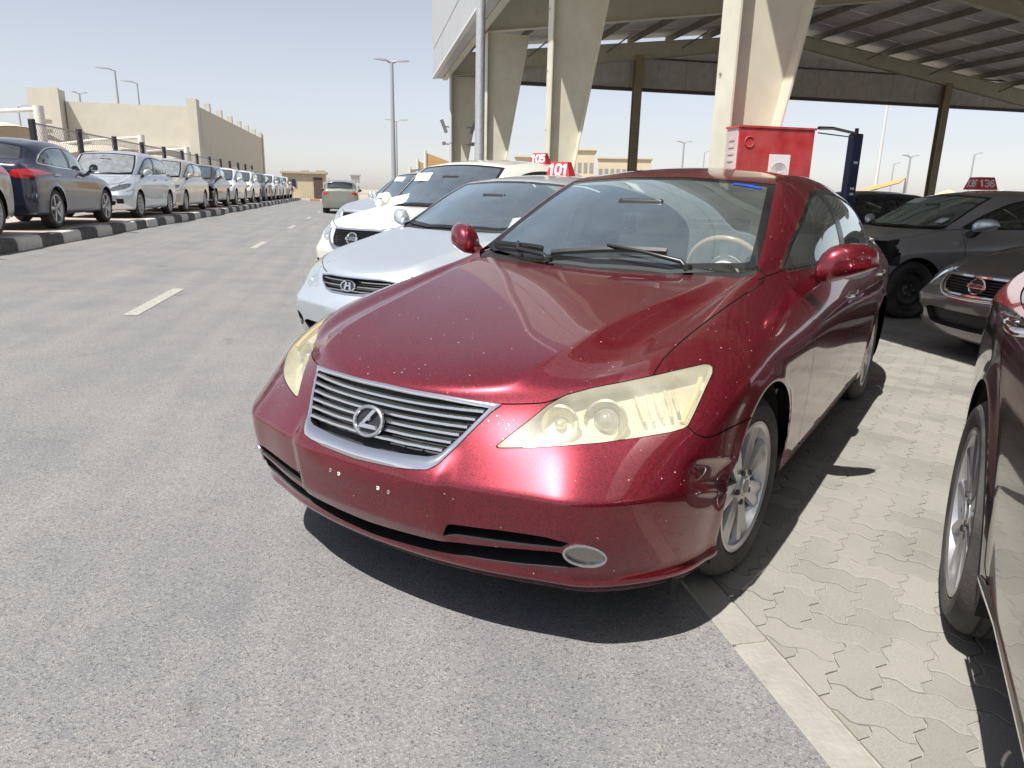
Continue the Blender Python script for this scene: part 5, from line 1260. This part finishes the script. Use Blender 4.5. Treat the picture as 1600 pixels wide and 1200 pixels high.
def build_car(name, label, kind, loc, rz, m, lev=3, style='plain', wheels='five', group=None, glass_m=None, rear=False, scale=1., trim=None, mir=None, rim_m=None, det=1, hole=None, wstyle=None, glow=None, inter=True, rails=False, fold=0.):
    root = empty(name, loc, rz); tag(root, label, 'car', group); root.scale = (scale,)*3
    warp = WARPS[kind]; y0, y1, zc, Ra, Rw = GEO[kind]; s = Skin(lev)
    P = s.B
    greenhouse(s, frame=.014 if lev > 2 else .02, frit=.04)
    big = kind in ('suv', 'crossover', 'van', 'crossover_slim')
    H = {'hyundai': [(.36, .615), (.44, .675), (.58, .735), (.72, .79), (.80, .80), (.82, .77), (.80, .71), (.68, .645), (.50, .60)], 'altima': [(.47, .60), (.47, .66), (.55, .72), (.68, .765), (.80, .79), (.83, .77), (.82, .70), (.74, .63), (.60, .585)],
         'xtrail': [(.44, .66), (.50, .71), (.64, .74), (.80, .77), (.82, .74), (.80, .69), (.66, .655), (.52, .64)]}.get(style, HEADG)
    G = {'hyundai': opoly([(0, .712), (.25, .712), (.40, .70), (.36, .665), (.25, .615), (.16, .600), (0, .597)]),
         'altima': opoly([(0, .725), (.30, .722), (.43, .715), (.40, .63), (.33, .575), (.25, .560), (0, .555)]),
         'xtrail': opoly([(0, .722), (.22, .722), (.40, .715), (.36, .66), (.30, .60), (.22, .565), (0, .558)]),
         'pathfinder': opoly([(0, .722), (.25, .722), (.38, .715), (.36, .62), (.30, .56), (.22, .545), (0, .54)]),
         'van': opoly([(0, .700), (.25, .70), (.34, .69), (.36, .65), (.30, .63), (0, .625)])}.get(style, opoly([(0, .715), (.25, .712), (.36, .70), (.33, .63), (.26, .60), (0, .595)]))
    s.cut(s.sd(s.front(-.3 if lev > 2 else -.2), H), 'headlamp'); s.cut(s.sd(s.front(-.5), G), 'grille_frame'); s.cut(s.sd(s.front(-.5), G)+(.016 if style in ('pathfinder', 'xtrail', 'altima') else .009), 'grille_hole', ('grille_frame',))
    low = opoly([(0, .43), (.45, .43), (.52, .41), (.48, .30), (.38, .285), (0, .28)]) if style in ('altima', 'plain', 'xtrail') else opoly([(0, .38), (.5, .38), (.56, .36), (.5, .285), (0, .275)])
    s.cut(s.sd(s.front(-.5), low), 'intake'); 
    s.cut(s.sd(s.front(-.35), ell(.64, .37, .075, .055) if style != 'van' else [(.56, .32), (.70, .32), (.70, .43), (.56, .43)]), 'corner_intake')
    s.cut(s.sd(s.back(), [(.50, .86), (.62, .80), (.78, .79), (.87, .83), (.88, .90), (.80, .97), (.60, .96)]), 'tail_lamp')
    if hole is not None:
        for h_ in hole: s.cut(s.sd(getattr(s, h_[0])(), h_[1]) if len(h_) < 3 else np.where(h_[2](s.B), s.sd(getattr(s, h_[0])(), h_[1]), 1.), 'damage', ('body', 'headlamp', 'grille_frame', 'grille_hole', 'intake', 'corner_intake', 'gap'))
    if lev > 2:
        L = [('side', d) for d in DOORS]+[('top', [(.60, -.62), (.675, -.40), (.695, -.17), (.695, .07), (.695, .31), (.692, .50), (.66, .60)]), ('front', [(.36, .722), (.45, .735), (.56, .755), (.66, .775)]), ('side', [(-.66, .60), (-.50, .635), (-.34, .62)]), ('side', [(.52, .980), (.66, .993), (.78, 1.004)])]
        gaps(s, L, .003)
    arches(s, warp, (y0, y1, zc), Ra)
    s.finish(warp); 
    if big and kind != 'van' or trim:          # dark wheel-arch lips
        W = s.W; r = np.minimum(np.hypot(W[:, 1]-y0, W[:, 2]-zc), np.hypot(W[:, 1]-y1, W[:, 2]-zc))-Ra
        s.W[:, 0] += np.sign(W[:, 0])*.012*np.exp(-(r/.04)**2)*(np.abs(W[:, 0]) > .6)
    s.normals()
    parts = panels(s, root, m)
    s.part('panel_gap', 'gap', GAP, root, off=-.002)
    GLS = glass_m or glass('car_glass', (.45, .55, .52), 1.1, dust=.04)
    tm = TRIM if trim is None else trim
    s.parts('window_trim', 'window_trim', tm, root, off=.001); s.parts('window_seal', 'window_seal', BLACK, root, off=-.003)
    s.parts('side_window', 'side_glass', GLS if not (big and kind != 'crossover') else GLS, root, off=-.004); s.parts('window_pillar', 'pillar', TRIM, root, off=-.002)
    s.part('windscreen_surround', 'screen_frit', mat('frit_black', (.012, .012, .013), .08), root, off=-.002); s.part('windscreen', 'windscreen', glass('car_screen', (.80, .90, .88), 2.1, dust=.07, gc=(.76, .95, 1.)) if glow is None else glow, root, off=-.002)
    s.part('scuttle', 'cowl', BLACK, root, off=-.015); s.part('rear_window_surround', 'rear_frit', mat('frit_black'), root, off=-.002); s.part('rear_window', 'rear_glass', glass('rear_dark_glass', (.10, .11, .12), 1.2, dust=.05) if big else GLS, root, off=-.003)
    # lamps
    for f in s.islands('headlamp'):
        if len(f) < 6: continue
        o = s.part('headlamp', f, glass('lamp_glass', (.88, .90, .90), 1.3, dust=.06), root, off=.001)
        s.part('lamp_pan', f, mat('lamp_pan_grey', (.60, .61, .62), .3, .5, var=.35, vs=16), o, recess=.03, off=-.003)
        if lev > 2:
            c = s.W[s.F[f][:, 0]].mean(0); sg = 1 if c[0] > 0 else -1
            for dx, r_ in ((-.07, .045), (.06, .04)):
                i = np.argmin(np.linalg.norm(s.W-(c+np.array([sg*dx, -.02, 0])), axis=1)); p_ = Vector(s.W[i])-Vector(s.N[i])*.022
                b = MB().lathe([(-.02, .001), (-.016, r_*.7), (0, r_)], 20, 2); b.lathe([(-.012, r_*.5), (.002, r_*.3), (.004, .001)], 16, 2); b.xf(Matrix.Translation(p_) @ Vector((.25*sg, -.95, .15)).to_track_quat('Z', 'Y').to_matrix().to_4x4()); b.build('lamp_bowl', CHROME, o, smooth=50)
    for f in s.islands('tail_lamp'):
        if len(f) >= 4: s.part('tail_lamp', f, mat('tail_red', (.42, .01, .012), .12, coat=1., var=.4, vs=9), root, off=.003)
    gm = CHROME if style in ('hyundai', 'altima', 'xtrail', 'pathfinder', 'van') else (tm if tm is not TRIM else SATIN)
    g = s.part('grille_frame', 'grille_frame', gm, root, off=.006, thick=.02)
    if g:
        s.parts('grille_recess', 'grille_hole', mat('grille_black', (.01, .01, .011), .6), g, recess=.03)
        if style in ('altima', 'plain', 'hyundai', 'van'):
            zs = {'altima': np.linspace(.575, .705, 7), 'plain': np.linspace(.615, .70, 4), 'hyundai': (.625, .655, .685), 'van': (.64, .66, .68)}[style]
            bars(s, g, mat('grille_dark_bar', (.035, .036, .038), .3) if style == 'altima' else CHROME if style == 'hyundai' else SATIN, zs, lambda z: float(lin(z, [.56, .60, .65, .71], {'altima': [.24, .34, .385, .405], 'hyundai': [.1, .15, .31, .37]}.get(style, [.2, .24, .31, .33]))), warp)
        if style in ('pathfinder', 'xtrail') and lev > 2:      # honeycomb
            bars(s, g, mat('grille_dark_bar', (.035, .036, .038), .3), np.linspace(.565, .705, 9), lambda z: float(lin(z, [.55, .60, .71], [.21, .30, .36])), warp, th=.003)
            yf = s.yfront(); mm = MB()
            for i, x in enumerate(np.linspace(-.34, .34, 25)):
                for k in range(8):
                    z0, z1 = .565+k*.0175, .565+(k+1)*.0175; x_ = x+(.014 if k % 2 else 0)
                    if abs(x_) < lin(z0, [.55, .60, .71], [.2, .28, .34]): mm.box((x_-.002, yf(x_, z0)-.004, z0), (x_+.002, yf(x_, z0)+.006, z1))
            mm.V = [tuple(v) for v in warp(np.array(mm.V))]; o = mm.build('honeycomb', mat('grille_dark_bar'), g); o['kind'] = 'stuff'
    s.parts('intake', 'intake', mat('grille_black', (.01, .01, .011), .6), root, recess=.05)
    s.parts('fog_recess', 'corner_intake', mat('grille_black'), root, recess=.03)
    if hole is not None: s.parts('damage_hole', 'damage', mat('torn_black', (.012, .012, .012), .7, bump=1., bs=12), root, recess=.16)
    bk = {'hyundai': ('oval_h', .655), 'altima': ('ring_bar', .645), 'pathfinder': ('ring_bar', .635), 'xtrail': ('ring_bar', .645)}.get(style, ('plain', .66))
    if lev > 2 and hole is None or style == 'altima': badge(root, s, warp, bk[1], bk[0], 1.15 if bk[0] == 'ring_bar' else 1.05)
    if style == 'altima' and g or style in ('xtrail', 'pathfinder'):       # chrome V under the grille
        yf = s.yfront()
        V_ = [(x, yf(x, z)-.014, z) for x, z in ([(-.46, .70), (-.42, .63), (-.34, .575), (-.24, .548), (0, .540), (.24, .548), (.34, .575), (.42, .63), (.46, .70)])]
        t = MB().tube([tuple(p) for p in crom(V_, 5)], .017 if style != 'altima' else .014, 8); t.V = [tuple(v) for v in warp(np.array(t.V))]; t.build('grille_chrome', CHROME, root, smooth=60)
    rm = rim_m or mat('alloy_grey', (.50, .50, .51), .32, .8, dust=.25)
    for Y in (y0, y1):
        for sg in (1, -1): wheel(root, (sg*{'van': .935, 'crossover': .91, 'suv': .895, 'crossover_slim': .905}.get(kind, .868), Y, Rw), Rw, .215, Rw-.105, wheels if not (wstyle and Y == y0) else wstyle, side=sg, rim_m=rm if not (wstyle and Y == y0) else mat('steel_black', (.02, .02, .022), .45, dust=.15), spin=rng.uniform(0, 1), det=det)
    liners(root, (y0, y1), zc, Ra+.006, X=.87*(1.02 if big else 1))
    z0 = .17 if not big else .25; MB().box((-.80, y0-.5, z0), (.80, y1+.7, z0+.07)).build('underbody', mat('under_black', (.01, .01, .01), .9), root)
    a = warp(np.array([[.815, .80, .965]]))[0]
    for sg in (1, -1): mirror(root, tuple(a), sg, mir or m, None, L=.20, h=.075 if not big else .09, arm_m=BLACK, fold=fold)
    if det:
        for y, z in ((1.56, .85), (2.60, .87)):
            p = warp(np.array([[.893, y, z]]))[0]
            for sg in (1, -1): handle(root, tuple(p), sg, trim if trim else m)
    if inter: interior(root, warp)
    if rails:
        for sg in (1, -1):
            pts = warp(np.array([[sg*.50, 1.5, 1.43], [sg*.505, 2.0, 1.445], [sg*.50, 2.5, 1.41]])); q = [tuple(p+np.array([0, 0, .05 if 0 < i < 2 else .0])) for i, p in enumerate(pts)]; MB().tube([tuple(p) for p in crom(q, 5)], .018, 8).build('roof_rail', SATIN, root, smooth=60)
    f = np.where(np.isin(s.T, [s.lab('body'), s.lab('pillar')]))[0]; c = s.B[s.F[f][:, 0]]
    s.part('head_lining', f[(c[:, 2] > 1.0) & (c[:, 1] > .62) & (c[:, 1] < 3.1)], mat('lining_grey', (.30, .29, .27), .8), root, off=-.03, flip=True)
    s.part('door_lining', f[(c[:, 2] < .985) & (c[:, 2] > .42) & (c[:, 1] > .75) & (c[:, 1] < 2.9) & (np.abs(c[:, 0]) > .6)], GREYI, root, off=-.05, flip=True)
    root['_skin'] = 0; del root['_skin']
    return root, s
DIG = {'0': [[(.0, .8), (.12, .97), (.3, 1), (.48, .97), (.6, .8), (.6, .2), (.48, .03), (.3, 0), (.12, .03), (0, .2), (0, .8)]], '1': [[(.08, .78), (.33, 1), (.33, 0)]],
 '2': [[(0, .78), (.1, .95), (.3, 1), (.5, .95), (.6, .76), (.5, .52), (0, 0), (.62, 0)]], '3': [[(0, .88), (.15, .98), (.35, 1), (.55, .9), (.58, .72), (.45, .55), (.25, .52), (.45, .49), (.6, .3), (.55, .1), (.35, 0), (.15, .02), (0, .14)]],
 '5': [[(.56, 1), (.06, 1), (.03, .55), (.25, .62), (.48, .56), (.6, .34), (.5, .1), (.28, 0), (.1, .03), (0, .14)]], '6': [[(.55, .9), (.35, 1), (.15, .92), (.02, .65), (0, .3), (.1, .07), (.3, 0), (.5, .08), (.6, .28), (.5, .5), (.3, .56), (.1, .46), (.01, .3)]]}
def numerals(txt, h, th):
    "thick numerals as flat strokes, centred, in the XZ plane facing -Y"
    m = MB(); adv = .80*h; w_ = adv*len(txt)-.2*h; x = -w_/2
    for ch in txt:
        for pl in DIG[ch]:
            P = [(x+a*h, b*h-h/2) for a, b in pl]
            for (x0, z0), (x1, z1) in zip(P, P[1:]):
                d = math.hypot(x1-x0, z1-z0); ex, ez = (x1-x0)/d*th/2, (z1-z0)/d*th/2
                m.prism([(x0-ex*.6-ez, z0-ez*.6+ex), (x0-ex*.6+ez, z0-ez*.6-ex), (x1+ex*.6+ez, z1+ez*.6-ex), (x1+ex*.6-ez, z1+ez*.6+ex)], 1, -.002, .001)
        x += adv
    return m
def number_box(loc, rz, txt, label, sc_=.72, sq=False):
    "red roof marker: tapered box with white numerals on its faces"
    o = tag(empty('number_box', loc, rz), label, 'number box', 'red number boxes on car roofs'); o.scale = (sc_,)*3
    m = MB(); w0, w1, h = .19, .135, .21; d0, d1 = (.12, .065) if not sq else (w0, w1)
    m.loft([[(-w0, -d0, 0), (w0, -d0, 0), (w0, d0, 0), (-w0, d0, 0)], [(-w1, -d1, h), (w1, -d1, h), (w1, d1, h), (-w1, d1, h)]]); m.build('shell', mat('box_red', (.52, .025, .03), .4, var=.1, vs=8), o)
    for k in range(4 if sq else 2):
        a, b = (d0, d1); tl = math.atan2(a-b, h); ang = (k*math.pi/2 if sq else k*math.pi)
        n = numerals(txt, .135 if not sq else .112, .034 if not sq else .026); n.xf(Matrix.Rotation(ang, 4, 'Z') @ Matrix.Translation((0, -(a+b)/2-.002, h*.5)) @ Matrix.Rotation(-tl, 4, 'X')); n.build('numerals', mat('numeral_white', (.80, .80, .78), .5), o)
    return o
def paper(root, s, warp, x, y, label, w_=.21, h_=.15, rot=0.):
    "sheet of paper lying on the windscreen"
    tz = top_z(s); e = .02
    n = Vector((0, -(tz(x, y+e)-tz(x, y-e)), 2*e)).normalized(); ux = Vector((math.cos(rot), math.sin(rot)*n.z, math.sin(rot)*-n.y)).normalized(); uy = n.cross(ux)
    p = Vector((x, y, tz(x, y)+.004)); V = [p-ux*w_/2-uy*h_/2, p+ux*w_/2-uy*h_/2, p+ux*w_/2+uy*h_/2, p-ux*w_/2+uy*h_/2]
    V = [Vector(v) for v in warp(np.array([tuple(v+n*.006) for v in V]))]; M_ = Matrix.Translation(root.location) @ Matrix.Rotation(root.rotation_euler.z, 4, 'Z') @ Matrix.Scale(root.scale[0], 4)
    V = [M_ @ v for v in V]; c = sum(V, Vector())/4; nn = (V[1]-V[0]).cross(V[3]-V[0]).normalized()
    o = mk('paper_notice', [v-c for v in V]+[v-c+nn*.0015 for v in V], [(3, 2, 1, 0), (4, 5, 6, 7), (0, 1, 5, 4), (1, 2, 6, 5), (2, 3, 7, 6), (3, 0, 4, 7)], mat('paper_sheet', (.55, .55, .55), .8)); o.location = c
    return tag(o, label, 'paper', 'papers on windscreens')
hero, HS = build_hero(); tag(hero, 'dusty wine red saloon with yellowed headlamps and dented bumper in the foreground', 'car')
SILV = paint('silver_blue_paint', (.50, .545, .58), flake=.5, metal=.65, rough=.34, specks=.04, dust=.10)
WHITE = paint('warm_white_paint', (.66, .65, .58), rough=.35, specks=.05, dust=.15)
GREY = paint('grey_paint', (.30, .305, .33), flake=.6, metal=.55, rough=.34, specks=.08, dust=.16)
GUN = paint('gunmetal_paint', (.10, .097, .105), flake=.8, metal=.6, rough=.32, specks=.06, dust=.10)
BLK = paint('black_brown_paint', (.016, .013, .014), flake=.5, metal=.4, rough=.25, specks=.05, dust=.10)
NAVYP = paint('navy_paint', (.006, .010, .030), flake=.4, metal=.3, rough=.25, specks=.03, dust=.03)
BEIGEP = paint('champagne_paint', (.46, .43, .37), flake=.5, metal=.6, rough=.33, specks=.05, dust=.22)
OLIVE = paint('sage_paint', (.22, .23, .19), flake=.4, metal=.5, rough=.35, dust=.25)
PWHITE = paint('plain_white_paint', (.68, .68, .67), rough=.35, specks=.05, dust=.12)
DGREY = paint('dark_grey_paint', (.06, .06, .065), flake=.5, metal=.5, rough=.32, dust=.18)
A45 = R_(-45)
def at_car(x, y): return w2(x, y, 0)
ECH = 'cars parked at an angle beside the red car'
hy, hs = build_car('silver_saloon_car', 'silver saloon with oval badge parked next to the red car', 'sedan', at_car(-2.10, 1.86), A45, SILV, 3, 'hyundai', group=ECH)
number_box(w2(-2.52, 4.55, 1.455), A45+R_(4), '101', 'red roof box numbered 101 on the silver saloon')
wn_, ws = build_car('white_offroad_car', 'white off-roader with black honeycomb grille, second beyond the red car', 'suv', at_car(-4.22, 3.95), A45, WHITE, 3, 'pathfinder', group=ECH, rails=False)
number_box(w2(-4.25, 6.95, 1.69), A45+R_(3), '105', 'red roof box numbered 105 on the white off-roader')
s3, ss3 = build_car('pale_saloon_car', 'pale saloon mostly hidden between the white off-roader and the silver crossover', 'sedan_low', at_car(-6.3, 5.95), A45, PWHITE, 2, group=ECH, det=0)
s4, ss4 = build_car('silver_crossover_car', 'silver crossover with number box 102 and roof rails, fourth beyond the red car', 'suv', at_car(-8.35, 8.0), A45, SILV, 3, 'xtrail', group=ECH, rails=True)
number_box(w2(-8.35, 10.9, 1.70), A45+R_(8), '102', 'red roof box numbered 102 on the silver crossover')
s5, ss5 = build_car('far_silver_car', 'silver car farthest along the angled row, only its windscreen corner showing', 'crossover', at_car(-10.5, 10.1), A45, SILV, 2, group=ECH, det=0)
paper(hy, hs, WARPS['sedan'], .50, .62, 'loose paper tucked at the windscreen foot of the silver saloon', rot=.3)
paper(wn_, ws, WARPS['suv'], -.40, .95, 'white paper on the windscreen of the white off-roader', rot=.05)
paper(wn_, ws, WARPS['suv'], -.52, .56, 'crumpled paper at the wiper of the white off-roader', w_=.26, h_=.2, rot=.4)
paper(s4, ss4, WARPS['suv'], -.38, 1.02, 'white paper high on the windscreen of the silver crossover')
paper(s4, ss4, WARPS['suv'], -.50, .58, 'loose paper low on the windscreen of the silver crossover', w_=.26, h_=.2, rot=.3)
# right side, under the canopy
gd = [('front', [(.36, .60), (.36, .78), (.90, .82), (.92, .60)], lambda B: (B[:, 0] > 0) & (B[:, 1] < -.22)), ('top', [(.52, -.62), (.52, -.30), (.70, -.10), (.80, -.22), (.80, -.62)], lambda B: (B[:, 0] > 0) & (B[:, 2] > .7))]
gn, gs = build_car('grey_damaged_saloon_car', 'grey saloon with torn front corner and black steel wheel under the canopy', 'sedan', (5.34, 5.12, 0), R_(-90), GREY, 3, 'plain', wheels='five', wstyle='steel', hole=gd, mir=SILV)
number_box((7.05, 5.35, 1.452), R_(-12), '136', 'red roof box numbered 136 on the grey damaged saloon', sq=True)
paper(gn, gs, WARPS['sedan'], -.42, 1.05, 'white paper on the windscreen of the grey damaged saloon')
paper(gn, gs, WARPS['sedan'], .50, .66, 'small white paper at the windscreen foot of the grey damaged saloon', w_=.12, h_=.1)
cr_ = []
for i_ in range(7):
    for j_ in range(6):
        cr_.append((.10+.085*i_+rng.uniform(-.02, .02), -.60+.09*j_+rng.uniform(-.02, .02), .80+.02*math.sin(i_*2.1+j_)+.07*(j_/5)+rng.uniform(-.03, .03)))
mk('crumpled_sheet', cr_, [(i_*6+j_, (i_+1)*6+j_, (i_+1)*6+j_+1, i_*6+j_+1) for i_ in range(6) for j_ in range(5)], SILV, gn)
dn, ds_ = build_car('gunmetal_saloon_car', 'gunmetal saloon with large dark grille and broken bumper corner at the right', 'sedan_low', (4.98, 2.15, 0), R_(-90), GUN, 3, 'altima', wheels='five')
bl, bs_ = build_car('blue_car', 'dark blue car, only its roof showing behind the red car', 'sedan', (5.6, 8.0, 0), R_(-90), NAVYP, 2, det=0)
rd, rs_ = build_car('maroon_car', 'maroon car, only its roof showing behind the grey damaged saloon', 'sedan', (6.2, 10.9, 0), R_(-90), paint('maroon_paint', (.09, .008, .012), metal=.4, dust=.15), 2, det=0)
# the dark car at the right edge
e3 = R_(6.0)
bk, bks = build_car('black_crossover_car', 'black-brown crossover cut off by the right picture edge, chrome sill strip', 'crossover_slim', w2(2.385+math.sin(e3)*2.75, .22-math.cos(e3)*2.75), A45+e3, BLK, 4, 'plain', wheels='ten', trim=CHROME, fold=R_(82))
for sg in (-1, 1):
    st = []
    for k_ in range(9):
        yy, zz = .46+k_*.235, .345; dd = np.hypot(bks.W[:, 1]-yy, bks.W[:, 2]-zz)+np.where(bks.W[:, 0]*sg > .5, 0, 9); st.append((sg*(abs(bks.W[np.argmin(dd)][0])-.004), yy, zz))
    MB().loft([[(x, y, z-.009), (x+sg*.010, y, z-.006), (x+sg*.011, y, z+.004), (x, y, z+.008)] for x, y, z in st]).build('sill_strip', CHROME, bk, smooth=40)
# left row on the raised platform
VSC = glass('dusty_veiled_screen', (.62, .74, .72), 1.6, dust=.30)  # thicker film: dust and bright reflection painted together as one pale veil
LEFT = 'cars parked in the left row behind the kerb'
def left(name, label, kind, y, rot, m, **k):
    return build_car(name, label, kind, (-7.23 if kind != 'van' else -7.26, y, PZ-.005), rot, m, group=LEFT, **k)
left('grey_offroad_car', 'grey car cut off by the left picture edge, rear wheel and bumper showing', 'crossover', 7.5, 0, paint('warm_grey_paint', (.20, .19, .175), flake=.5, metal=.6, rough=.33, dust=.2), lev=3, wheels='ten')
left('navy_offroad_car', 'dark navy off-roader with red tail lamps seen from behind on the left platform', 'crossover', 15.45, math.pi, NAVYP, lev=3, wheels='five', trim=CHROME, glass_m=glass('navy_side_glass', (.40, .50, .48), 1.2))
left('silver_minivan', 'silver minivan facing the camera behind the navy off-roader', 'van', 18.1, 0, SILV, lev=3, style='van', wheels='ten', glow=VSC)
left('champagne_minivan', 'champagne minivan behind the silver one in the left row', 'van', 23.2, 0, BEIGEP, lev=3, style='van', wheels='ten', det=0, glow=VSC)
left('dark_wrecked_car', 'dark grey off-roader with its front bumper missing in the left row', 'suv', 28.3, 0, DGREY, lev=3, det=0, hole=[('front', [(-.05, .25), (.86, .25), (.9, .60), (.8, .70), (-.05, .68)])])
left('white_offroad_car', 'white off-roader beyond the dark wrecked one in the left row', 'suv', 33.2, 0, PWHITE, lev=2, det=0, rails=True)
left('white_offroad_car', 'second white off-roader farther down the left row', 'suv', 38.6, 0, WHITE, lev=2, det=0, rails=True)
for k, (y, kd, m, lb) in enumerate(((43.8, 'crossover', DGREY, 'dark grey crossover eighth in the left row'), (48.8, 'suv', PWHITE, 'white car ninth in the left row'), (53.6, 'crossover', SILV, 'silver car third from the far end of the left row'), (58.2, 'suv', WHITE, 'white car at the far end of the left row'))):
    left('parked_car', lb.replace('third from', 'second from'), kd, y, 0, m, lev=2, det=0, inter=False)
ol, ols = build_car('olive_offroad_car', 'sage green off-roader seen from behind far down the road', 'suv', (-1.72, 38.5, .02), math.pi, OLIVE, 2, det=0, rails=True)
